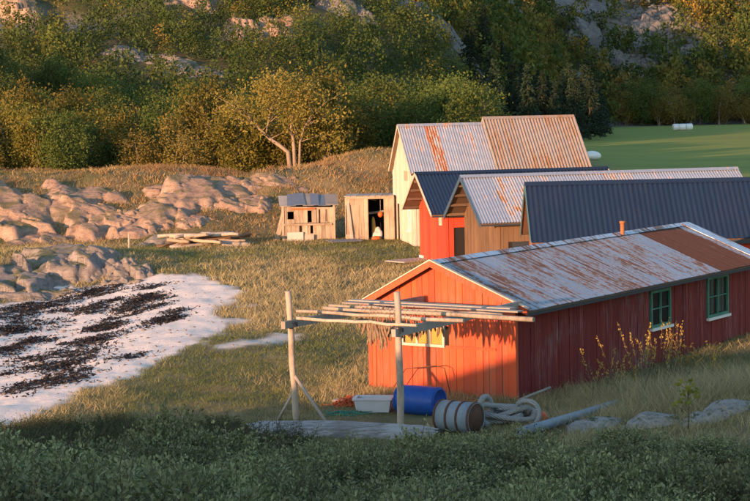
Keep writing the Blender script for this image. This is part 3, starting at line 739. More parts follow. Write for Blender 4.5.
# split dried fish, tied by the tail
def fishmesh(seed, ln):
    r = random.Random(seed); mb = MB(); n = 12
    for side in (-1, 1):
        vs = []; fs = []; bend = r.uniform(-.06, .06); ph = r.uniform(0, 6)
        prof = [(0, .05), (.05, .065), (.10, .03), (.16, .018), (.25, .035), (.4, .062), (.55, .08), (.7, .085), (.82, .078), (.92, .06), (1, .025)]
        for k, (t, w) in enumerate(prof):
            w *= r.uniform(.85, 1.15)
            cx = side * (.03 + .05 * t) + .02 * math.sin(ph + 5 * t); cy = bend * t + .015 * math.sin(ph * 2 + 7 * t); z = -t * ln
            th = .006 + w * .28
            for a in range(8):
                q = 2 * math.pi * a / 8; vs.append((cx + w * .5 * math.cos(q) * (1 if a % 2 else .9), cy + th * math.sin(q), z + (.02 * math.cos(q) if k == 0 else 0)))
        m_ = len(prof)
        for k in range(m_ - 1):
            for a in range(8): fs.append((k * 8 + a, k * 8 + (a + 1) % 8, (k + 1) * 8 + (a + 1) % 8, (k + 1) * 8 + a))
        fs.append(tuple(range(8))); fs.append(tuple((m_ - 1) * 8 + a for a in reversed(range(8))))
        mb.add(vs, fs, True)
    # the tail knot looped over the pole
    mb.tube([(-.03, .0, -.03), (-.02, -.05, .03), (0, 0, .075), (.02, .05, .03), (.03, 0, -.03)], .008, 5)
    return mb.mesh('dried_fish')
fm_ = [fishmesh(i, l) for i, l in enumerate((.62, .55, .68, .5))]
for q in fm_: q.materials.append(M['fish'])
rf = random.Random(11)
def hang(pi, ts):
    _, a, b = poles[pi]
    for t in ts:
        p = a.lerp(b, t); o = bpy.data.objects.new('dried_fish', rf.choice(fm_)); col.objects.link(o)
        o.location = (p.x, p.y, p.z - .0); o.rotation_euler = (rf.uniform(-.12, .12), rf.uniform(-.12, .12), rf.uniform(-.6, .6) - SY); s = rf.uniform(.7, 1.0); o.scale = (s, s, s)
        tag(o, 'pair of split dried fish hanging from the rack poles', 'dried fish', 'dried fish hanging in pairs on the rack')
hang(2, [.20, .22, .245, .27, .29, .315, .34, .365, .39, .42, .45, .47, .50, .53, .57]); hang(1, [.46, .48, .505, .53, .555, .58, .61, .64, .67, .70, .74]); hang(0, [.62, .66, .70]); hang(3, [.2, .26, .33, .4, .46])

# ------------------------------------------------------------------ things by the shed
def drum(name, label, px, py, rad, ln, az, mt, hoops, sink=.03, plastic=True):
    c = ground(px, py)
    dz_ = rad - sink
    root = empty(name, (c.x, c.y, hz(c.x, c.y) - sink), R(az), label, 'barrel')
    if plastic:
        prof = [(-ln / 2 + .025, 0), (-ln / 2 + .025, rad * .80), (-ln / 2, rad * .82), (-ln / 2, rad * .9), (-ln / 2 + .03, rad * .95), (-ln / 2 + .10, rad * .985), (-ln * .2, rad), (0, rad * 1.0), (ln * .2, rad), (ln / 2 - .10, rad * .985), (ln / 2 - .03, rad * .95), (ln / 2, rad * .9), (ln / 2, rad * .82), (ln / 2 - .025, rad * .80), (ln / 2 - .025, 0)]
    else:
        prof = [(-ln / 2 + .03, 0), (-ln / 2 + .03, rad * .93), (-ln / 2, rad * .95), (-ln / 2, rad), (-ln / 6, rad * .985), (-ln / 6 + .02, rad * .985), (ln / 6, rad * .985), (ln / 2, rad), (ln / 2, rad * .95), (ln / 2 - .03, rad * .93), (ln / 2 - .03, 0)]
    MB().lathe(prof, 32).build('body', M[mt], root, (0, 0, rad), (.4, 0, 0))
    if plastic:
        for e in (-1, 1): MB().lathe([(e * (ln / 2 - .035) - .02, rad * .97), (e * (ln / 2 - .035) - .012, rad * 1.02), (e * (ln / 2 - .035) + .012, rad * 1.02), (e * (ln / 2 - .035) + .02, rad * .95)], 32).build('rim', M[mt], root, (0, 0, rad))
        for q in (-.5, .5): MB().lathe([(ln / 2 - .03, .035), (ln / 2 + .0, .035), (ln / 2 + .0, 0.001)], 12).build('bung', M[mt], root, (0, q * rad * .9, rad + q * .2 * rad))
    for h in hoops:
        MB().lathe([(h * ln - .022, rad * .97), (h * ln - .022, rad * 1.03), (h * ln, rad * 1.05), (h * ln + .022, rad * 1.03), (h * ln + .022, rad * .97)], 32).build('hoop', M['rust'], root, (0, 0, rad))
    return root
drum('barrel', 'blue plastic barrel lying on its side against the red gable', 420, 414, .31, .98, -33, 'barrel_blue', [], .03)
d2 = drum('metal_drum', 'pale grey metal drum with rusty hoops lying by the rope', 459, 431, .31, .82, -36, 'drum', [-.47, -.15, .15, .47], .04, False)
MB().lathe([(.385, .30), (.395, .30), (.395, 0.001)], 24).build('end_lid', M['rust'], d2, (0, 0, .31))

# white fish tub
c = ground(374, 411); tub = empty('fish_tub', (c.x, c.y, hz(c.x, c.y)), R(-8), 'empty white plastic fish tub left of the blue barrel', 'tub')
b = MB(); W, D, T, hh = .78, .5, .035, .27; fl = .05
def ring(x, y, z): return [(-x, -y, z), (x, -y, z), (x, y, z), (-x, y, z)]
vs_ = ring(W / 2 - fl, D / 2 - fl, 0) + ring(W / 2, D / 2, hh) + ring(W / 2 + .03, D / 2 + .03, hh) + ring(W / 2 + .03, D / 2 + .03, hh + .03) + ring(W / 2 - T, D / 2 - T, hh + .03) + ring(W / 2 - fl - T, D / 2 - fl - T, .03)
fs_ = [(3, 2, 1, 0), (20, 21, 22, 23)]
for k in range(5):
    for i in range(4): fs_.append((k * 4 + i, k * 4 + (i + 1) % 4, (k + 1) * 4 + (i + 1) % 4, (k + 1) * 4 + i))
b.add(vs_, fs_); b.build('body', M['tub'], tub)
for s in (-1, 1): MB().box((s * (W / 2 + .035) - .012, -.1, hh - .04), (s * (W / 2 + .035) + .012, .1, hh + .035)).build('handle', M['tub'], tub)
for i in range(2):
    p = ground(366 + 18 * i, 404 - i)
    tag(MB().bar((-.75, 0, .03), (.75, 0, .05), .16, .05).build('plank', M['grey_wood'], None, (p.x, p.y + .3 * i, hz(p.x, p.y) + .02), (0, 0, R(-20 + 9 * i))), ['weathered plank lying just behind the white fish tub', 'weathered plank lying between tub and red gable'][i], 'plank')

def tangle(name, label, cat, mt, c, rx, ry, h, n, seed, rad=.012):
    r = random.Random(seed); mb = MB()
    for _ in range(n):
        a = r.uniform(0, 6.28); q = math.sqrt(r.random()); p = Vector((rx * q * math.cos(a), ry * q * math.sin(a), h * (1 - q) * r.uniform(.2, 1)))
        pts = []; d = Vector((r.uniform(-1, 1), r.uniform(-1, 1), 0)).normalized()
        for k in range(7):
            pts.append(p.copy()); d = (d + Vector((r.uniform(-1, 1), r.uniform(-1, 1), r.uniform(-.5, .5))) * .8).normalized(); p = p + d * .07
            q2 = math.hypot(p.x / rx, p.y / ry); p.z = max(.0, min(p.z, h * max(0, 1.1 - q2) + .02))
        mb.tube(pts, rad * r.uniform(.6, 1.4), 4)
    # body of the heap under the loose strands
    vs = []; k1, k2 = 14, 5
    for j in range(k2 + 1):
        for i in range(k1):
            q = 1 - j / k2; a = 6.283 * i / k1; e = 1 + .25 * math.sin(3 * a + seed) + .12 * math.sin(7 * a)
            vs.append((rx * .9 * q * e * math.cos(a), ry * .9 * q * e * math.sin(a), h * .75 * (1 - q * q) * r.uniform(.75, 1.1) - .02))
    fs = [(j * k1 + i, j * k1 + (i + 1) % k1, (j + 1) * k1 + (i + 1) % k1, (j + 1) * k1 + i) for j in range(k2) for i in range(k1)]
    mb.add(vs, fs, False)
    return tag(mb.build(name, M[mt], None, (c.x, c.y, hz(c.x, c.y) - .01)), label, cat)
c = ground(351, 404); tangle('fishing_net', 'heap of rust-orange netting left of the white fish tub', 'net', 'net_orange', c, .36, .3, .24, 110, 3)
c = ground(341, 414); tangle('fishing_net', 'flat scrap of green netting in the grass', 'net', 'net_green', c, .32, .22, .05, 60, 4, .008)

# coil of thick rope
def ropecoil():
    c = ground(507, 424); z0 = hz(c.x, c.y); pts = []; r = random.Random(8)
    root_pts = []
    for i in range(150):
        a = i * .262; k = i / 150
        rad = .38 + .11 * math.sin(a * .31) + .07 * math.sin(a * .77 + 1)
        x = rad * 1.05 * math.cos(a) + .08 * math.sin(k * 9); y = rad * .62 * math.sin(a) + .06 * math.cos(k * 7)
        tl = int(a / 6.283); z = .07 + .26 * k + .09 * k * math.sin(a + tl * 1.9) + .04 * math.sin(a * 1.7)
        root_pts.append(Vector((x, y, z)))
    e = root_pts[-1]
    for q in ((-.30, -.22, .42), (-.42, -.38, .46), (-.5, -.5, .34), (-.38, -.62, .16), (-.12, -.7, .07), (.15, -.72, .065)): root_pts.append(Vector(q))
    # smooth
    P = [np.array(p) for p in root_pts]; out = []
    for i in range(1, len(P) - 2):
        for t in (0, .5):
            p0, p1, p2, p3 = P[i - 1], P[i], P[i + 1], P[i + 2]
            out.append(.5 * ((2 * p1) + (-p0 + p2) * t + (2 * p0 - 5 * p1 + 4 * p2 - p3) * t * t + (-p0 + 3 * p1 - 3 * p2 + p3) * t ** 3))
    mb = MB().tube(out, .055, 10)
    loop = [Vector((.42 + .26 * math.cos(a), -.28 + .1 * math.sin(a), .27 + .25 * math.sin(a))) for a in np.linspace(2.4, -1.2, 18)]
    mb.tube(loop, .05, 9)
    loop = [Vector((-.40 + .10 * math.cos(a), -.25 + .22 * math.cos(a), .30 + .30 * math.sin(a))) for a in np.linspace(-.4, 3.4, 18)]
    mb.tube(loop, .06, 9)
    tag(mb.build('rope_coil', M['rope'], None, (c.x, c.y, z0 - .02), (0, 0, R(-12))), 'loose coil of thick grey mooring rope by the shed corner', 'rope')
ropecoil()
p = ground(518, 402); q = at_y(550, 389, p.y + 1.2); q.z = hz(q.x, q.y) + .18
tag(MB().tube(wob((p.x, p.y, hz(p.x, p.y) + .03), q, 4, .01, 4), .03, 7).build('stick', M['grey_wood']), 'thin grey stick resting against the shed corner', 'stick')
# rod lying along gable foot
a = Vector((K.x, K.y, 0)) - gS * 2.9 - vS * .5; b_ = Vector((K.x, K.y, 0)) - gS * 1.6 - vS * .35
tag(MB().tube([(a.x, a.y, hz(a.x, a.y) + .05), (a.x + .3, a.y - .2, .30), (b_.x - .2, b_.y, .42), (b_.x, b_.y, .36), (b_.x + .12, b_.y - .1, hz(b_.x, b_.y))], .012, 6).build('bent_rod', M['rust']), 'thin bent iron rod behind the blue barrel', 'rod')

# bleached timber in front
def timber():
    a = ground(252, 432); b = ground(436, 437); a.z = hz(a.x, a.y); b.z = hz(b.x, b.y)
    d = (b - a); ln = math.hypot(d.x, d.y); n = 22; vs = []; r = random.Random(5)
    prof = []
    for k in range(26):
        an = math.pi * (1.06 - 1.12 * k / 25); gr = 1 - r.uniform(0, .05); prof.append((.31 * gr * math.cos(an), .04 + .27 * gr * max(-.2, math.sin(an))))
    for i in range(n + 1):
        t = i / n; tap = 1 - .3 * abs(t - .45) - (.15 if i in (0, n) else 0) ; bend = .05 * math.sin(t * 3.1)
        for k, (y, z) in enumerate(prof): vs.append((t * ln + (r.uniform(-.12, .12) if i in (0, n) else 0), y * tap + bend + r.uniform(-.008, .008), z * tap * 1.1 - .08 + r.uniform(-.008, .008) + (a.z + (b.z - a.z) * t) - a.z))
    m_ = len(prof); fs = [(i * m_ + k, (i + 1) * m_ + k, (i + 1) * m_ + (k + 1) % m_, i * m_ + (k + 1) % m_) for i in range(n) for k in range(m_)]
    fs += [tuple(range(m_)), tuple(n * m_ + k for k in reversed(range(m_)))]
    mb = MB().add(vs, fs)
    tag(mb.build('driftwood_timber', M['bleached'], None, a, (0, 0, math.atan2(d.y, d.x))), 'big bleached driftwood timber lying in front of the drying rack', 'driftwood')
timber()
a = ground(520, 441); b_ = ground(618, 409); a.z = hz(a.x, a.y) + .16; b_.z = hz(b_.x, b_.y) + .10
tag(MB().tube(wob(a, b_, 5, .01, 9), .10, 14).build('drain_pipe', M['pipe']), 'thick grey pipe lying on the ground in front of the shed corner', 'pipe')
c = ground(541, 422); lump('float_buoy', 'orange float half sunk in dry grass near the grey pipe', 'buoy', M['buoy'], (c.x, c.y, hz(c.x, c.y) + .08), .15, .15, .14, 4, .06)
c = ground(439, 428); lump('sack', 'small crumpled white plastic scrap by the metal drum', 'litter', M['bag_white'], (c.x, c.y - .35, hz(c.x, c.y - .35) + .16), .16, .08, .16, 6, .4)
c = ground(344, 242); tag(MB().box((-.75, -.5, 0), (.75, .5, .03)).build('flat_sheet', M['tarp'], None, (c.x, c.y, hz(c.x, c.y) + .05), (.03, .0, R(20))), 'flat slate-blue sheet lying on the grass before the shacks', 'sheet')
c = ground(129, 251); tag(MB().tube([(0, 0, -.2), (.02, 0, .75)], [.05, .04], 7).build('marker_post', M['pole_wood'], None, (c.x, c.y, hz(c.x, c.y))), 'short lone post standing at the head of the beach', 'post')
c = ground(435, 264); tag(MB().box((-.6, -1.6, 0), (.6, 1.2, .05)).build('doorstep_slab', M['concrete'], None, (c.x - .4, c.y + 1.5, hz(c.x, c.y) + .06), (0, 0, R(-50))), 'pale concrete slab on the ground before the bright red boathouse', 'slab')

# driftwood pile
rd = random.Random(21)
lab = ['longest bleached log on top of the driftwood pile', 'log at the left end of the driftwood pile', 'short thick log at the right end of the driftwood pile']
c0 = ground(205, 246)
for i in range(24):
    ln = rd.uniform(1.2, 2.9) if i > 2 else (3.3, 2.2, 1.3)[i]
    off = (0, -1.3, 1.5)[i] if i < 3 else rd.uniform(-1.3, 1.5)
    lay = (2, 0, 0)[i] if i < 3 else (0, 0, 0, 1, 1, 2)[i % 6]
    x = c0.x + off; y = c0.y + rd.uniform(-.6, .7) * (1 - .3 * lay); th = rd.uniform(-.9, .9) * (.5 + .5 * (i % 2)) + (-.25 if i == 0 else 0)
    r0 = rd.uniform(.05, .10) if i != 2 else .16
    z = hz(x, y) + r0 + lay * .23 - .03
    a = Vector((-ln / 2 * math.cos(th), -ln / 2 * math.sin(th), rd.uniform(-.06, .06))); b_ = -a; b_.z += rd.uniform(-.05, .12) + (.45 * rd.random() if i % 4 == 3 else 0)
    o = MB().tube(wob(a, b_, 5, .03, i), [r0 * k for k in (1.1, 1, .97, .93, .88, .75)], 8).build('driftwood_log', M[('tan_wood', 'brown_wood', 'grey_wood')[i % 3]], None, (x, y, z))
    tag(o, lab[i] if i < 3 else 'weathered log in the jumbled driftwood pile on the grass', 'log', 'logs of the driftwood pile')

# ------------------------------------------------------------------ rocks
def rockmesh(seed, sub=5, planes=16, rough=.05):
    rg = np.random.default_rng(seed)
    bm = bmesh.new(); bmesh.ops.create_icosphere(bm, subdivisions=sub, radius=1)
    V = np.array([v.co[:] for v in bm.verts]); Fq = np.array([[v.index for v in f.verts] for f in bm.faces]); bm.free()
    nn = rg.normal(size=(planes, 3)); nn[:, 2] = np.abs(nn[:, 2]) * .9; nn /= np.linalg.norm(nn, axis=1)[:, None]; d = rg.uniform(.62, 1.0, planes)
    dots = V @ nn.T; rad = np.where(dots > .05, d[None, :] / np.maximum(dots, .05), 9)
    k = 14.0; r = -np.log(np.exp(-k * rad).sum(1) + math.exp(-k * 1.25)) / k
    nz = fbm(V[:, 0] * 2 + V[:, 2] * 1.3 + seed, V[:, 1] * 2 - V[:, 2] * 1.7, seed, 5) + .5 * np.abs(fbm(V[:, 0] * 5 + seed, (V[:, 1] + V[:, 2]) * 5, seed + 5, 4))
    r = r + rough * 2.2 * nz
    return npmesh('rock', V * r[:, None], Fq, smooth=True)
RK = [rockmesh(s) for s in range(8)]
def rock(label, x, y, sx, sy, sz, k, rz=0, tilt=0, sink=.25, mt='granite', name='rock_outcrop', group=None, z=None):
    me = RK[k % 8].copy(); me.materials.append(M[mt])
    o = link(name, me, None, None, (x, y, (hz(x, y) if z is None else z) - sink * sz), (tilt, tilt * .4, rz)); o.scale = (sx, sy, sz)
    return tag(o, label, 'rock', group)
def prock(label, px, py, sx, sy, sz, k, rz=0, tilt=0, sink=.25, **kw):
    c = ground(px, py); return rock(label, c.x, c.y, sx, sy, sz, k, rz, tilt, sink, **kw)
def outcrop(label, px, py, rx, ry, h, seed, rz=0.0, mt='granite', dip=1.9, freq=1.5, name='rock_outcrop', n=84, lift=None):
    """bare rock breaking through the turf: ledges and slabs over the terrain, its rim below the soil"""
    c = ground(px, py) if lift is None else lift; rx *= .84; ry *= .84; h *= .62
    g = np.linspace(-1.12, 1.12, n); a, b = np.meshgrid(g, g)
    q = np.hypot(a, b) + .95 * fbm(a * 1.6 + seed * 3.1, b * 1.6 - seed, seed + 40, 4)
    prof = 1 - sstep(.35, .85, q)
    rk_ = np.random.default_rng(seed + 900); nc = 13
    sx_ = rk_.uniform(-1.1, 1.1, nc); sy_ = rk_.uniform(-1.1, 1.1, nc); off = rk_.uniform(0, 1, nc); gx = rk_.normal(-.25, .28, nc); gy = rk_.normal(.15, .28, nc)
    cd_, sd_ = math.cos(dip), math.sin(dip)
    wa = a + .30 * fbm(a * 2.2 + seed, b * 2.2, seed + 2, 3); wb = b + .30 * fbm(a * 2.2, b * 2.2 - seed, seed + 6, 3)
    du = (wa[..., None] - sx_) * cd_ + (wb[..., None] - sy_) * sd_; dv = -(wa[..., None] - sx_) * sd_ + (wb[..., None] - sy_) * cd_
    dist = du ** 2 * .45 + dv ** 2 * 2.0; order = np.argsort(dist, axis=-1); cell = order[..., 0]
    d1 = np.take_along_axis(dist, order[..., :1], -1)[..., 0]; d2 = np.take_along_axis(dist, order[..., 1:2], -1)[..., 0]
    joint = 1 - sstep(.0, .028, np.sqrt(d2) - np.sqrt(d1))
    hh = h * prof * (.42 + .42 * off[cell] + gx[cell] * (a - sx_[cell]) + gy[cell] * (b - sy_[cell]) - .14 * joint) + h * .09 * fbm(a * 6, b * 6, seed + 11, 4) * prof
    hh = hh - .35 * sstep(.75, 1.1, q) - .05
    ca, sa = math.cos(rz), math.sin(rz); X = c.x + a * rx * ca - b * ry * sa; Y = c.y + a * rx * sa + b * ry * ca
    Z = H(X, Y) + hh
    V = np.stack([X - c.x, Y - c.y, Z - c.z], -1).reshape(-1, 3)
    ii, jj = np.meshgrid(np.arange(n - 1), np.arange(n - 1), indexing='ij')
    Fq = np.stack([ii * n + jj, ii * n + jj + 1, (ii + 1) * n + jj + 1, (ii + 1) * n + jj], -1).reshape(-1, 4)
    keep = (hh.reshape(-1)[Fq] > -.33).any(1)
    me = npmesh(name, V, Fq[keep], smooth=False)
    return tag(link(name, me, M[mt], None, c), label, 'rock')
for a_ in [('large grey rock slab at the left edge behind the beach', 18, 284, 3.2, 3.6, 1.3, 1, .4), ('broad sloping rock above the beach kelp', 78, 274, 2.6, 3.0, 1.3, 2, .2), ('rounded rock at the right end of the shore rocks', 116, 276, 1.8, 1.7, 1.1, 3, .3),
           ('low rock at the foot of the shore slab by the sand', 34, 296, 2.4, 1.3, .6, 4, .1), ('flat rock rising behind the shore rocks', 52, 258, 3.4, 2.4, .9, 5, 0)]:
    outcrop(*a_, mt='granite_grey')
prock('small brown stone on the sand beside the shore rocks', 136, 283, .42, .36, .3, 4, .2, 0, .3, mt='granite_grey', name='stone')
prock('grey boulder beside the driftwood pile', 158, 243, 1.1, .9, .65, 7, .4, .1, .25, mt='granite_grey', name='boulder')
prock('low grey stone left of the driftwood boulder', 143, 246, .7, .5, .35, 2, .7, 0, .25, mt='granite_grey', name='boulder')
bl = [('wide pink rock face at the left end of the bluff', 6, 220, 3.4, 4.2, 1.3, 11, .3), ('pale upper rock slab on the left bluff', 78, 198, 3.8, 3.0, 1.0, 12, .2), ('long pink rock slab at the foot of the left bluff', 66, 226, 4.4, 3.2, 1.2, 13, -.1),
      ('grooved pink slab slanting down the middle of the bluff', 166, 210, 3.6, 4.4, 1.3, 14, -.7), ('upper end of the slanting slab below the ridge', 208, 194, 3.6, 2.4, .9, 15, .3), ('low rock step right of the slanting slab', 240, 204, 2.6, 1.8, .8, 16, .2),
      ('small rock at the bluff foot left of centre', 116, 222, 2.2, 2.2, .9, 17, .3), ('rounded rock low on the bluff at far left', 26, 242, 3.0, 2.0, .6, 18, .1),
      ('grey rock patch high on the ridge right of the driftwood', 276, 181, 2.8, 1.6, .4, 19, .2), ('rock at the foot of the slanting slab', 140, 232, 2.4, 1.8, .8, 20, .4), ('small pale rock under the ridge grass', 196, 222, 1.4, 1.4, .6, 21, .3)]
for a_ in bl: outcrop(*a_)
# foreground right
prock('mossy grey boulder at the end of the grey pipe', 597, 428, .85, .6, .42, 4, .5, .1, .3, mt='granite_near', name='boulder')
prock('low lichened rock between boulder and sapling', 655, 424, .8, .55, .36, 5, .2, .1, .3, mt='granite_near', name='boulder')
prock('rock on the slope at the right edge below the shed', 735, 408, .9, .55, .32, 6, .8, .2, .3, mt='granite_near', name='boulder')
prock('small rock beside the right-edge slope rock', 700, 420, .5, .4, .25, 7, .2, .1, .3, mt='granite_near', name='boulder')

# ------------------------------------------------------------------ foliage helpers
def leafquads(C, size, rg, aspect=.5, up=0.0, dirs=None):
    """one diamond per centre"""
    n = len(C); d = rg.normal(size=(n, 3)) if dirs is None else dirs + rg.normal(size=(n, 3)) * .45
    d[:, 2] += up; d /= np.linalg.norm(d, axis=1)[:, None] + 1e-9
    w = np.cross(d, rg.normal(size=(n, 3))); w /= np.linalg.norm(w, axis=1)[:, None] + 1e-9
    s = (np.asarray(size) * rg.uniform(.7, 1.3, n))[:, None]
    V = np.stack([C - d * s, C + w * s * aspect, C + d * s, C - w * s * aspect], 1).reshape(-1, 3)
    return V, np.arange(4 * n).reshape(-1, 4)
def broadleaf(seed, h=5.5, spread=2.0, low=.12, clumps=46, per=92, leaf=.105, sig=.33):
    """trunk and crown meshes of a small shore-wood tree with foliage nearly to the ground"""
    rg = np.random.default_rng(seed); mb = MB(); cs = []
    stems = rg.integers(1, 4)
    for _ in range(stems):
        p = Vector((rg.uniform(-.15, .15), rg.uniform(-.15, .15), -.4)); d = Vector((rg.uniform(-.25, .25), rg.uniform(-.25, .25), 1)).normalized(); pts = [p]
        for k in range(6): d = (d + Vector((rg.uniform(-.15, .15), rg.uniform(-.15, .15), .1))).normalized(); p = p + d * (h * .9 / 6); pts.append(p)
        mb.tube(pts, list(np.linspace(.09, .015, 7)), 6)
        for k in range(7):
            q = pts[rg.integers(1, 6)]; a = rg.uniform(0, 6.28); e = q + Vector((math.cos(a) * spread * .7, math.sin(a) * spread * .7, rg.uniform(.3, 1.2)))
            mb.tube([q, q.lerp(e, .5) + Vector((0, 0, .15)), e], [.035, .022, .008], 5); cs.append(e)
    C = []
    while len(C) < clumps:
        u = rg.normal(size=3); u /= np.linalg.norm(u); r = rg.uniform(.45, 1) ** .6
        z = .5 + .5 * u[2] * r; t = 1 - .35 * max(0, z - .5)
        C.append((u[0] * r * spread * t * rg.uniform(.75, 1.1), u[1] * r * spread * t * rg.uniform(.75, 1.1), h * (low + (1 - low) * z)))
    C = np.array(C + [tuple(c) for c in cs])
    sz = rg.uniform(.6, 1.35, len(C))
    P = np.concatenate([c + rg.normal(size=(int(per * s), 3)) * np.array([sig, sig, sig * 1.25]) * s for c, s in zip(C, sz)])
    P = P[P[:, 2] > .05]
    V, Fq = leafquads(P, leaf, rg, .55, .4)
    return mb.mesh('trunk'), npmesh('crown', V, Fq)
def spruce(seed, h=8.5):
    rg = np.random.default_rng(seed); mb = MB().tube([(0, 0, -.4), (0, 0, h * .5), (.05, 0, h)], [.16, .09, .012], 7); P = []; Dd = []
    z = .9
    while z < h:
        rad = (1 - z / h) ** .85 * 1.9 * rg.uniform(.75, 1.15) + .08
        for k in range(rg.integers(6, 9)):
            a = rg.uniform(0, 6.28); dr = -.28 * rad
            for t in np.linspace(.15, 1, max(3, int(rad * 7))):
                for _ in range(3): P.append((math.cos(a) * rad * t + rg.normal() * .09, math.sin(a) * rad * t + rg.normal() * .09, z + dr * t * t + rg.normal() * .08)); Dd.append((math.cos(a), math.sin(a), -.4))
        z += rg.uniform(.24, .36)
    V, Fq = leafquads(np.array(P), .16, rg, .38, 0, np.array(Dd))
    return mb.mesh('trunk'), npmesh('crown', V, Fq)
class Kind:
    def __init__(s, meshes, leaf, bark): 
        s.m = meshes; 
        for t, c in meshes: t.materials.append(M[bark]); c.materials.append(M[leaf])
def plant_tree(kind, i, x, y, sc, label, group, name='broadleaf_tree', rg=random, sz=None):
    t, c = kind.m[i % len(kind.m)]
    root = empty(name, (x, y, hz(x, y) - .05), rg.uniform(0, 6.28), label, 'tree', group)
    root.scale = (sc * rg.uniform(.9, 1.15), sc * rg.uniform(.9, 1.15), sc * (sz or 1))
    link('trunk', t, None, root); link('crown', c, None, root)
    return root
KA = Kind([broadleaf(s, 5.2, 1.9, .10) for s in range(4)], 'leaf_a', 'bark')
KB = Kind([broadleaf(s + 20, 6.0, 2.1, .10) for s in range(4)], 'leaf_b', 'bark_dark')
KD = Kind([broadleaf(s + 40, 4.6, 1.7, .12, 36, 46) for s in range(3)], 'leaf_d', 'bark')
KS = Kind([spruce(s + 60) for s in range(3)], 'leaf_c', 'bark_dark')
rt = random.Random(17)
def scatter(n, xf, y0, y1, dmin, seed, ok=lambda x, y: True, tries=40):
    r = random.Random(seed); out = []
    for _ in range(n * tries):
        y = r.uniform(y0, y1); x0, x1 = xf(y); x = r.uniform(x0, x1)
        if ok(x, y) and all((x - a) ** 2 + (y - b) ** 2 > dmin * dmin for a, b in out): out.append((x, y))
        if len(out) >= n: break
    return out
# front row on the bluff: lit yellow-green scrub
for i, (x, y) in enumerate(scatter(92, lambda y: (-.245 * y, .005 * y - 2), 115, 150, 2.3, 3)):
    k = KD if rt.random() < .22 else (KA if rt.random() < .75 else KB)
    plant_tree(k, rt.randrange(9), x, y, rt.uniform(.62, 1.0), {KA: 'yellow-green small tree in the sunlit wood behind the bluff', KB: 'deeper green small tree in the sunlit wood behind the bluff', KD: 'golden budding small tree in the sunlit wood behind the bluff'}[k], 'trees of the sunlit wood behind the bluff', rg=rt, sz=rt.uniform(.75, 1.35))
for i, (x, y) in enumerate(scatter(24, lambda y: (-1, .045 * y + 2), 122, 158, 3.0, 4)):
    k = KB if rt.random() < .7 else KA
    plant_tree(k, rt.randrange(9), x, y, rt.uniform(.8, 1.1), 'dark green tree in the wood behind the cream boathouse' if k is KB else 'yellowish tree in the wood behind the cream boathouse', 'trees of the wood behind the boathouses', rg=rt)
for i, (x, y) in enumerate(scatter(108, lambda y: (-.245 * y, .058 * y), 150, 228, 4.4, 5)):
    k = KB if rt.random() < .62 else KA
    plant_tree(k, rt.randrange(9), x, y, rt.uniform(.8, 1.15), 'green tree on the wooded rise behind the front row of trees' if k is KB else 'yellowish tree on the wooded rise behind the front row of trees', 'trees on the wooded rise', rg=rt)
# spruces at the left end of the field
sp_ = random.Random(44); spr = [(474 + i * 4.7 + sp_.uniform(-2, 2), sp_.uniform(285, 335), sp_.uniform(1.1, 1.55)) for i in range(26)] + [(597, 325, 1.25), (602, 330, 1.1), (607, 334, .8)]
for i, (px, Y, h) in enumerate(spr):
    plant_tree(KS, i, (px - 375) / F * Y, Y, h, 'dark spruce in the row at the left end of the field', 'spruces at the left end of the field', 'spruce_tree', rt)
# far edge of the field; golden leaf kind paints sunlight onto the crowns
for i, (x, y) in enumerate(scatter(62, lambda y: (.135 * y, .235 * y), 438, 462, 2.6, 6)):
    k = KD if rt.random() < .65 else KB
    plant_tree(k, rt.randrange(9), x, y, rt.uniform(1.2, 1.9), 'tree coloured yellow as if sunlit in the belt along the far edge of the green field' if k is KD else 'green tree in the belt along the far edge of the green field', 'trees along the far edge of the field', rg=rt)

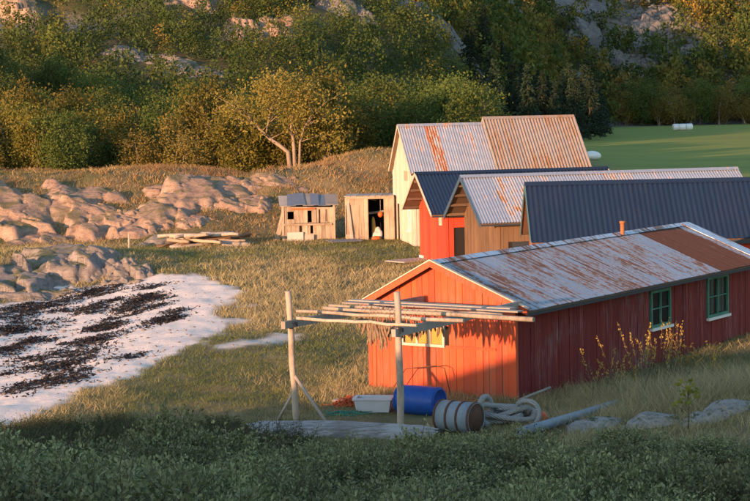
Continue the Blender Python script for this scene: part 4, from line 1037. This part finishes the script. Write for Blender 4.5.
# the leaning tree on the ridge
def ridge_tree():
    Y = 112.0; c = at_y(293, 157, Y); c.z = hz(c.x, Y); u = Y / F
    def P(px, py, dy=0.0): q = at_y(px, py, Y + dy); return q - c
    root = empty('leaning_tree', c, 0, 'spreading old tree with a bare leaning trunk on the ridge above the shacks', 'tree'); rg = np.random.default_rng(5)
    mb = MB(); tips = []
    def limb(pts, r0, r1): 
        mb.tube(pts, list(np.linspace(r0, r1, len(pts))), 8)
    t1 = [Vector((-.15, 0, -.4)), P(288, 152), P(279, 145), P(270, 139, .3), P(262, 131, .4), P(254, 124, .5), P(248, 116, .6)]; limb(t1, .15, .06)
    t2 = [Vector((.1, 0, -.4)), P(294, 148, .2), P(293, 138, .1), P(291, 128), P(293, 115, -.3), P(296, 103, -.4)]; limb(t2, .13, .04)
    t3 = [Vector((.35, 0, -.4)), P(300, 142, -.3), P(304, 128, -.4), P(312, 114, -.5)]; limb(t3, .09, .03)
    t4 = [P(266, 135, .3), P(268, 124, .1), P(270, 112), P(274, 100, -.3)]; limb(t4, .07, .025)
    for src in (t1[3:], t2[2:], t3[1:], t4[1:]):
        for q in src:
            for _ in range(4):
                e = q + Vector((rg.normal() * 1.0, rg.normal() * .9, rg.uniform(.3, 1.5))); mb.tube([q, q.lerp(e, .5) + Vector((0, 0, .1)), e], [.03, .018, .006], 5); tips.append(e)
    C = []
    for _ in range(125):
        px = rg.normal(288, 27); top = np.interp(px, [225, 240, 262, 285, 310, 330, 350], [104, 88, 78, 77, 82, 92, 118]); bot = np.interp(px, [225, 245, 262, 285, 305, 325, 350], [120, 124, 118, 116, 128, 150, 155])
        if 224 < px < 350: C.append(tuple(P(px, rg.uniform(top, bot), rg.normal() * 1.5)))
    C += [tuple(t) for t in tips[::2]]
    Pn = np.concatenate([np.array(cc) + rg.normal(size=(44, 3)) * .32 for cc in C]); Pn = Pn[Pn[:, 2] > .15]
    V, Fq = leafquads(Pn, .095, rg, .5, .3)
    link('trunk', mb.mesh('trunk'), M['bark'], root); link('crown', npmesh('crown', V, Fq), M['leaf_d'], root)
ridge_tree()

# crags on the mountain side; pinker granite colours in sunlight on the lit ones
CRAGS = [('large grey crag high on the far hillside', 592, 42, 9, 8, 6.5, 31, 'cliff'), ('grey crag below the large hillside crag', 614, 60, 6, 6, 4, 32, 'cliff'), ('broken grey crag at the top of the far hillside', 650, 26, 10, 9, 6, 33, 'cliff'), ('low crag above the field trees', 575, 84, 7, 6, 3, 34, 'cliff'),
    ('sunlit pink crag on the upper left hillside', 284, 32, 8, 6, 3.6, 35, 'granite'), ('sunlit crag left of the upper pink crag', 236, 34, 6, 5, 2.8, 36, 'granite'), ('bare crag in the top left corner', 14, 14, 7, 5, 3.2, 37, 'granite'), ('grey rock shelf between the left trees', 190, 68, 9, 4.5, 1.6, 38, 'granite_grey'),
    ('pale rock rib on the left hillside', 128, 56, 6, 4, 1.8, 39, 'granite_grey'), ('grey crag at the top behind the boathouses', 350, 14, 8, 7, 4, 40, 'cliff'), ('pale crag on the upper centre hillside', 460, 50, 6, 5, 3, 41, 'cliff'), ('sunlit rock at the top edge left of centre', 196, 8, 6, 5, 3, 42, 'granite')]
for lb, px, py, rx_, ry_, h_, k, mt_ in CRAGS: outcrop(lb, px, py, rx_, ry_, h_ * 1.3, k, k * .4, mt_, name='crag', n=64, freq=2.4)
# far hillside wood: one mass
def far_wood():
    rg = np.random.default_rng(9); n = 6300
    Y = 225 + (690 - 225) * rg.random(n * 2) ** 1.25; X = rg.uniform(-.25, .26, n * 2) * Y
    hs = np.interp(X, [-200, -10, 10, 30, 52, 75, 300], [215, 225, 255, 330, 432, 446, 470])
    rockm = fbm(X * .03, Y * .05, 77, 4); scr = np.exp(-(((X - 84) / 15) ** 2 + ((Y - 525) / 38) ** 2))
    ok = (Y > hs - 2) & ((rockm < .06) | (rg.random(n * 2) < .12)) & ((X > 10) | (Y > 240) | (rg.random(n * 2) < .75)) & ((scr < .5) | (rg.random(n * 2) < .3))
    for _l, px, py, sx, sy, sz, _k, _m in CRAGS:
        c = ground(px, py); ok &= ~((np.hypot((X - c.x) / sx, (Y - c.y + 5) / (sy + 5)) < .8) & (rg.random(n * 2) < .88))
    X, Y = X[ok][:n], Y[ok][:n]; Z = H(X, Y); k = len(X)
    def templates(nc, per, leaf, sig):
        out = []
        for q in range(5):
            C = []
            for _ in range(nc):
                u = rg.normal(size=3); u /= np.linalg.norm(u); C.append((u[0] * 1.15, u[1] * 1.15, 2.1 + 1.7 * u[2]))
            P = np.concatenate([np.array(c) + rg.normal(size=(per, 3)) * sig for c in C]); out.append(leafquads(P, leaf, rg, .6, .3)[0])
        return out
    t_near, t_far = templates(14, 12, .155, .34), templates(14, 8, .27, .36)
    Vs = []; Cs = []
    pal = np.array([(.058, .086, .023), (.095, .118, .028), (.155, .142, .032), (.22, .155, .04), (.05, .075, .025)])
    tone = fbm(X * .02, Y * .02, 55, 3)
    for i in range(k):
        t = (t_near if Y[i] < 330 else t_far)[rg.integers(5)]; a = rg.uniform(0, 6.28); s = rg.uniform(.75, 1.5) * (1 + .0006 * Y[i]); ca, sa = math.cos(a) * s, math.sin(a) * s
        V = np.stack([t[:, 0] * ca - t[:, 1] * sa + X[i], t[:, 0] * sa + t[:, 1] * ca + Y[i], t[:, 2] * s * rg.uniform(.85, 1.3) + Z[i]], -1); Vs.append(V)
        bush = X[i] < 14 and rg.random() < .8
        if bush: V = V * 1.0; k_ = rg.uniform(.5, .85); V = np.stack([(V[:, 0] - X[i]) * k_ + X[i], (V[:, 1] - Y[i]) * k_ + Y[i], (V[:, 2] - Z[i]) * k_ * .9 + Z[i] - .15], -1); Vs[-1] = V
        b = pal[int(np.clip(2 + tone[i] * 5 + rg.normal() * 1.0, 0, 4.4))] * rg.uniform(.8, 1.2)
        cc = np.ones((len(t), 4)); cc[:, :3] = b * np.repeat(rg.uniform(.75, 1.25, len(t) // 4), 4)[:, None]; Cs.append(cc)
    V = np.concatenate(Vs); me = npmesh('hillside_wood', V, np.arange(len(V)).reshape(-1, 4), np.concatenate(Cs))
    tag(link('hillside_wood', me, M['foliage_far']), 'mixed birch wood covering the far hillside', 'wood', kind='stuff')
far_wood()
def scree():
    rg = np.random.default_rng(12); n = 1500
    X = rg.normal(84, 12, n); Y = rg.normal(525, 30, n); ok = (X > .13 * Y) & (X < .25 * Y) & (Y > 455); X, Y = X[ok], Y[ok]
    bm = bmesh.new(); bmesh.ops.create_icosphere(bm, subdivisions=1, radius=1); T = np.array([v.co[:] for v in bm.verts]); Ft = np.array([[v.index for v in f.verts] for f in bm.faces]); bm.free()
    Vs, Fs = [], []
    for i in range(len(X)):
        sc = rg.uniform(.4, 1.0) * (2.2 if rg.random() < .08 else 1); V = T * rg.uniform(.6, 1.25, (len(T), 1)) * np.array([1, 1, .75]) * sc
        Vs.append(V + np.array([X[i], Y[i], float(H(X[i], Y[i])) + .2 * sc])); Fs.append(Ft + i * len(T))
    tag(link('scree', npmesh('scree', np.concatenate(Vs), np.concatenate(Fs)), M['cliff']), 'grey scree of broken boulders high on the far hillside', 'scree', kind='stuff')
scree()
# ------------------------------------------------------------------ hay bales on the field
def bale(px, py, d, ln, az, label, grp=None):
    c = ground(px, py); z = hz(c.x, c.y)
    prof = [(-ln / 2, 0.001), (-ln / 2, d * .42), (-ln / 2 + .08, d * .5), (0, d * .51), (ln / 2 - .08, d * .5), (ln / 2, d * .42), (ln / 2, 0.001)]
    o = MB().lathe(prof, 20).build('hay_bale', M['plastic_white'], None, (c.x, c.y, z + d * .47), (0, 0, R(az))); tag(o, label, 'hay bale', grp)
bale(676, 130.5, 1.35, 1.3, 10, 'left one of three white wrapped bales on the field'); bale(682.5, 130.4, 1.35, 1.3, -5, 'middle one of three white wrapped bales on the field'); bale(689, 130.2, 1.35, 1.3, 5, 'right one of three white wrapped bales on the field')
c = ground(592, 160); lump('hay_bale', 'large white wrapped bale standing just behind the rusty roofed boathouse', 'hay bale', M['plastic_white'], (c.x, c.y, hz(c.x, c.y) + .4), .95, .8, .5, 2, .06)

# ------------------------------------------------------------------ foreground shrubs
def shrubmesh(seed, h=.8, rad=.62, stems=80, per=69, leaf=.0225, aspect=.5, spread=.035):
    """upright sprays of small leaves on thin stems"""
    rg = np.random.default_rng(seed); mb = MB(); P = []; Dd = []
    for _ in range(stems):
        a = rg.uniform(0, 6.28); q = rad * math.sqrt(rg.random())
        b = Vector((q * .45 * math.cos(a), q * .45 * math.sin(a), -.12)); e = Vector((q * math.cos(a) + rg.normal() * .08, q * math.sin(a) + rg.normal() * .08, h * rg.uniform(.5, 1.15) * (1 - .62 * (q / rad) ** 2)))
        m1 = b.lerp(e, .5) + Vector((rg.normal() * .05, rg.normal() * .05, .03)); mb.tube([b, m1, e], [.009, .006, .002], 3, False)
        twigs = [(m1, e)]
        for _k in range(2):
            t = rg.uniform(.1, .6); s0 = m1.lerp(e, t); e2 = s0 + Vector((rg.normal() * .11, rg.normal() * .11, rg.uniform(.08, .22))); mb.tube([s0, e2], [.004, .002], 3, False); twigs.append((s0, e2))
        for s0, e2 in twigs:
            d = np.array(e2 - s0); ln = np.linalg.norm(d); d /= ln
            for t in rg.uniform(.1, 1.03, per // 3):
                o = rg.normal(size=3) * spread * (1.15 - .55 * t); P.append(np.array(s0) + d * ln * t + o); Dd.append(d * .8 + o * 20)
    V, Fq = leafquads(np.array(P), leaf, rg, aspect, .25, np.array(Dd))
    return mb.mesh('stems'), npmesh('foliage', V, Fq)
WS = [shrubmesh(s) for s in range(6)]
JS = [shrubmesh(s + 10, .6, .75, 110, 54, .018, .3, .03) for s in range(4)]
for st, fo in WS: st.materials.append(M['stem']); fo.materials.append(M['willow'])
for st, fo in JS: st.materials.append(M['stem']); fo.materials.append(M['juniper'])
rs = random.Random(31)
def shrub(src, x, y, s, sz, label, group, name, cat='shrub'):
    st, fo = src[rs.randrange(len(src))]
    root = empty(name, (x, y, hz(x, y) - .03), rs.uniform(0, 6.28), label, cat, group); root.scale = (s, s, s * sz); root.rotation_euler.x = rs.uniform(-.12, .12)
    link('stems', st, None, root); link('foliage', fo, None, root)
def yedge(x, y):     # far edge of the willow thicket
    e = np.interp(x, [-9, -6, -2.5, -1, 1, 2.4, 4, 6, 9], [27.5, 28.2, 29.5, 31.5, 32.4, 32.8, 32.4, 31.2, 30.5])
    return y < e
bare = lambda x, y: not (x > 3.3 and y < 24.6 and x > .17 * y)
for x, y in scatter(175, lambda y: (-.222 * y - 1.2, .222 * y + 1.2), 13.5, 33, .98, 8, lambda x, y: yedge(x, y) and bare(x, y), 60):
    f = .78 if y > 29 and x > -2 else 1.0
    shrub(WS, x, y, rs.uniform(1.15, 1.6), f * rs.uniform(.55, .95), 'grey-green willow shrub in the thicket across the foreground', 'willow shrubs of the foreground thicket', 'willow_shrub')
for x, y in scatter(80, lambda y: (-.24 * y - .5, np.interp(y, [27, 30, 34], [-2.6, -1.9, -1.6])), 26.5, 35, .66, 12, lambda x, y: y < np.interp(x, [-9, -5, -3, -1.5], [34.6, 34.8, 34.2, 32.2])):
    shrub(JS, x, y, rs.uniform(.85, 1.25), rs.uniform(.8, 1.1), 'dark low juniper in the band at the left of the thicket', 'junipers of the dark band', 'juniper_bush')
# tall sallow with golden catkins, thin weeds, sapling
def catkin_shrub(px, py, n, seed, h, label):
    rg = np.random.default_rng(seed); c = ground(px, py); mb = MB(); P = []; Dd = []; G = []; GD = []
    for k in range(n):
        b = Vector((rg.normal() * .25, rg.normal() * .25, -.1)); e = Vector((b.x + rg.normal() * .28, b.y + rg.normal() * .2, h * rg.uniform(.6, 1.1))); m1 = b.lerp(e, .5) + Vector((rg.normal() * .04, 0, 0))
        mb.tube([b, m1, e], [.009, .007, .003], 4, False); d = np.array(e - b); d /= np.linalg.norm(d)
        for t in rg.uniform(.62, 1.0, 26): G.append(np.array(m1) + np.array(e - m1) * (t * 2 - 1) + rg.normal(size=3) * .018); GD.append(d)
        for t in rg.uniform(.15, .7, 12): P.append(np.array(b) + np.array(e - b) * t + rg.normal(size=3) * .05); Dd.append(d + rg.normal(size=3) * .5)
    root = empty('catkin_shrub', (c.x, c.y, hz(c.x, c.y)), 0, label, 'shrub')
    mb.build('stems', M['stem'], root)
    V, Fq = leafquads(np.array(G), .026, rg, .5, .2, np.array(GD)); link('catkins', npmesh('catkins', V, Fq), M['catkin'], root)['kind'] = 'stuff'
    V, Fq = leafquads(np.array(P), .035, rg, .3, .2, np.array(Dd)); link('leaves', npmesh('leaves', V, Fq), M['willow'], root)
catkin_shrub(648, 388, 13, 1, 1.5, 'tall thin shrub with golden catkins in front of the left green window')
catkin_shrub(667, 386, 10, 2, 1.4, 'middle shrub with golden catkins before the dark shed wall')
catkin_shrub(688, 384, 8, 3, 1.0, 'right-hand shrub with sparse golden catkins')
catkin_shrub(613, 398, 5, 4, 1.0, 'thin sparse shrub left of the golden catkin shrubs')
catkin_shrub(628, 392, 6, 5, 1.15, 'low shrub with few catkins between the thin and tall ones')
catkin_shrub(705, 384, 6, 6, .95, 'last thin catkin shrub below the right green window')
def sapling():
    c = ground(688, 432); rg = np.random.default_rng(3); mb = MB(); top = .86
    root = empty('sapling', (c.x, c.y, hz(c.x, c.y)), 0, 'small bright yellow-green sapling among the rocks', 'sapling'); P = []; Dd = []
    mb.tube([(0, 0, -.1), (.02, 0, .4), (-.01, 0, top)], [.014, .011, .004], 5)
    for k in range(13):
        z = rg.uniform(.3, top); a = rg.uniform(0, 6.28); l = .30 * (1.15 - z / top * .6); e = Vector((math.cos(a) * l, math.sin(a) * l, z + .12)); mb.tube([(0, 0, z), e], [.006, .003], 3, False)
        for _ in range(7): P.append(np.array(e) * np.array([rg.uniform(.5, 1.1)] * 2 + [1]) + rg.normal(size=3) * .035); Dd.append(np.array((math.cos(a), math.sin(a), -.1)))
    mb.build('stem', M['stem'], root); V, Fq = leafquads(np.array(P), .055, rg, .6, 0, np.array(Dd)); link('leaves', npmesh('leaves', V, Fq), M['sapling'], root)
sapling()

# ------------------------------------------------------------------ grass and seaweed
def footprint(X, Y):
    bad = np.zeros(X.shape, bool)
    for root, I in ((shed, SI), (navy, NI), (silver, VI), (redb, RI), (cream, CI), (rusty, UI)):
        a = -root.rotation_euler.z; dx = X - root.location.x; dy = Y - root.location.y
        lx = dx * math.cos(a) - dy * math.sin(a); ly = dx * math.sin(a) + dy * math.cos(a)
        bad |= (lx > I['xl'] - .05) & (lx < I['xr'] + .05) & (ly > -.05) & (ly < I['LW'] + .05)
    bad |= (X > -4.5) & (X < -1.8) & (Y > 88.5) & (Y < 90.6); bad |= (X > -1.45) & (X < 1.0) & (Y > 88.2) & (Y < 90.6)
    return bad
def grass():
    rg = np.random.default_rng(4); Xs = []; Ys = []; Hs = []; Ws = []; nb = []
    for y0, y1, cnt, hh, ww in ((16, 33, 7000, .22, .008), (33, 47, 27000, .15, .008), (35.5, 44, 16000, .26, .0075), (47, 64, 21000, .17, .011), (64, 92, 24000, .19, .016), (92, 116, 23000, .20, .021)):
        Y = np.sqrt(rg.uniform(y0 * y0, y1 * y1, cnt)); X = rg.uniform(-.25, .25, cnt) * Y
        ok = ~footprint(X, Y) & (sandmask(X, Y) < rg.uniform(.05, .5, cnt)) & (X < 16 + (Y > 60) * 8)
        if y0 < 30: ok &= (X > 2.6)
        if y0 == 35.5: ok &= (X > 3.9 + .35 * (Y - 38)) & (rg.random(cnt) < .8)
        X, Y = X[ok], Y[ok]; Xs.append(X); Ys.append(Y); Hs.append(np.full(len(X), hh)); Ws.append(np.full(len(X), ww))
    X = np.concatenate(Xs); Y = np.concatenate(Ys); h = np.concatenate(Hs); w = np.concatenate(Ws); n = len(X); Z = H(X, Y)
    dry = fbm(X * .28, Y * .16, 61, 4) + .12 * rg.normal(size=n) + .20 * sstep(86, 96, Y) + .12 * sstep(60, 75, Y) * (1 - sstep(80, 90, Y)) + .02
    brown = fbm(X * .35, Y * .3, 63, 3) + .1 * rg.normal(size=n)
    mound = np.exp(-(((X - 8) / 3.6) ** 2 + ((Y - 39.5) / 4.0) ** 2)) ; dry = dry + .25 * mound
    d = (sstep(-.25, .35, dry) * rg.uniform(.35, 1.25, n)).clip(0, 1)[:, None]
    g = np.array([.15, .17, .055]); s = np.array([.46, .37, .20]); bcol = np.array([.27, .15, .07])
    wm = sstep(84, 95, Y)[:, None]; s = s * (1 - wm) + np.array([.44, .29, .14]) * wm; g = g * (1 - wm * .5) + np.array([.19, .15, .06]) * wm * .5
    c = g * (1 - d) + s * d
    bm_ = (sstep(.05, .25, brown) * sstep(84, 94, Y))[:, None] * .7; c = c * (1 - bm_) + bcol * bm_
    mm = np.clip(mound * 1.3, 0, .85)[:, None] * rg.uniform(.3, 1, n)[:, None]; c = c * (1 - mm) + np.array([.31, .265, .17]) * mm
    c = c * rg.uniform(.7, 1.25, n)[:, None]
    h = h * (.7 + .6 * d[:, 0]) * rg.uniform(.6, 1.35, n) * (1 + 1.2 * mound)
    # trampled short turf in front of the gable
    tr = np.exp(-(((X - .8) / 2.6) ** 2 + ((Y - 37.5) / 1.8) ** 2)); h *= 1 - .6 * tr
    B = 6; R0 = .12
    X = np.repeat(X, B); Y = np.repeat(Y, B); h = np.repeat(h, B) * rg.uniform(.55, 1.1, n * B); w = np.repeat(w, B); c = np.repeat(c, B, 0) * rg.uniform(.8, 1.2, (n * B, 1))
    k = len(X); bx = X + rg.normal(size=k) * R0; by = Y + rg.normal(size=k) * R0; bz = H(bx, by) - .03
    a = rg.uniform(0, 6.28, k); tx = bx + rg.normal(size=k) * h * .7 + .06 * h; ty = by + rg.normal(size=k) * h * .7
    V = np.stack([np.stack([bx - np.cos(a) * w, by - np.sin(a) * w, bz], -1), np.stack([bx + np.cos(a) * w, by + np.sin(a) * w, bz], -1), np.stack([tx, ty, bz + h], -1)], 1).reshape(-1, 3)
    C = np.ones((k, 3, 4)); C[:, :, :3] = c[:, None, :]
    me = npmesh('grass', V, np.arange(3 * k).reshape(-1, 3), C.reshape(-1, 4))
    tag(link('grass', me, M['grass']), 'dry golden and green grass over the meadow and bluff', 'grass', kind='stuff')
grass()
def seaweed():
    rg = np.random.default_rng(6); Vs = []; 
    blobs = [(20, 312, 26, 7, 60), (62, 300, 34, 6, 70), (30, 324, 26, 5, 40), (72, 312, 24, 4, 36), (44, 356, 26, 5, 34), (98, 291, 22, 4, 45), (12, 330, 14, 4, 25), (30, 342, 30, 3, 26), (8, 352, 12, 4, 22), (60, 326, 22, 2.5, 18), (104, 325, 16, 6, 62), (128, 312, 20, 6, 60), (148, 299, 14, 5, 44), (150, 287, 10, 3, 22), (90, 342, 24, 4, 30), (84, 353, 18, 5, 52), (66, 364, 16, 4, 40),
             (52, 381, 30, 3.5, 40), (12, 391, 18, 4, 36), (60, 374, 26, 2, 22), (168, 319, 12, 3, 30), (158, 305, 10, 2, 12), (120, 334, 16, 2, 12), (40, 366, 26, 3, 20), (22, 372, 20, 2, 12), (136, 330, 10, 2, 10), (110, 302, 16, 2, 14), (176, 312, 8, 1.5, 8), (96, 312, 18, 2, 16), (130, 357, 16, 1.5, 8)]
    for px, py, rx, ry, n in blobs:
        for _ in range(int(n * 1.75)):
            t = rg.normal(); x = px + t * rx * .55; y = py + rg.normal() * ry * .6 - t * rx * .10
            if x < -12: continue
            c = ground(float(x), float(y))
            if fbm(c.x * 1.3, c.y * .8, 91, 3) < -.02 and rg.random() < .8: continue
            m_ = rg.integers(10, 30); s = rg.uniform(.10, .38)
            P = np.stack([c.x + rg.normal(size=m_) * s * .9, c.y + rg.normal(size=m_) * s * .9, np.abs(rg.normal(size=m_)) * .018], -1); P[:, 2] += H(P[:, 0], P[:, 1]) + .008
            d = rg.normal(size=(m_, 3)); d[:, 2] *= .12
            Vs.append(leafquads(P, .075, rg, .26, 0, d)[0])
    V = np.concatenate(Vs); me = npmesh('seaweed', V, np.arange(len(V)).reshape(-1, 4))
    tag(link('seaweed', me, M['seaweed']), 'dark kelp washed up in lines over the white sand', 'seaweed', kind='stuff')
seaweed()

def pebbles():
    rg = np.random.default_rng(15); bm = bmesh.new(); bmesh.ops.create_icosphere(bm, subdivisions=1, radius=1); T = np.array([v.co[:] for v in bm.verts]); Ft = np.array([[v.index for v in f.verts] for f in bm.faces]); bm.free()
    Vs, Fs = [], []
    for i in range(420):
        c = ground(float(rg.uniform(-10, 235)), float(rg.uniform(276, 405)))
        if float(sandmask(np.array([c.x]), np.array([c.y]))[0]) < .4: continue
        sc = rg.uniform(.02, .055) * (2 if rg.random() < .06 else 1)
        Fs.append(Ft + len(Vs) * len(T)); Vs.append(T * rg.uniform(.7, 1.2, (len(T), 1)) * np.array([1, 1, .6]) * sc + np.array([c.x, c.y, hz(c.x, c.y) + .01]))
    tag(link('pebbles', npmesh('pebbles', np.concatenate(Vs), np.concatenate(Fs)), M['granite_grey']), 'small dark pebbles strewn over the white sand', 'pebbles', kind='stuff')
pebbles()
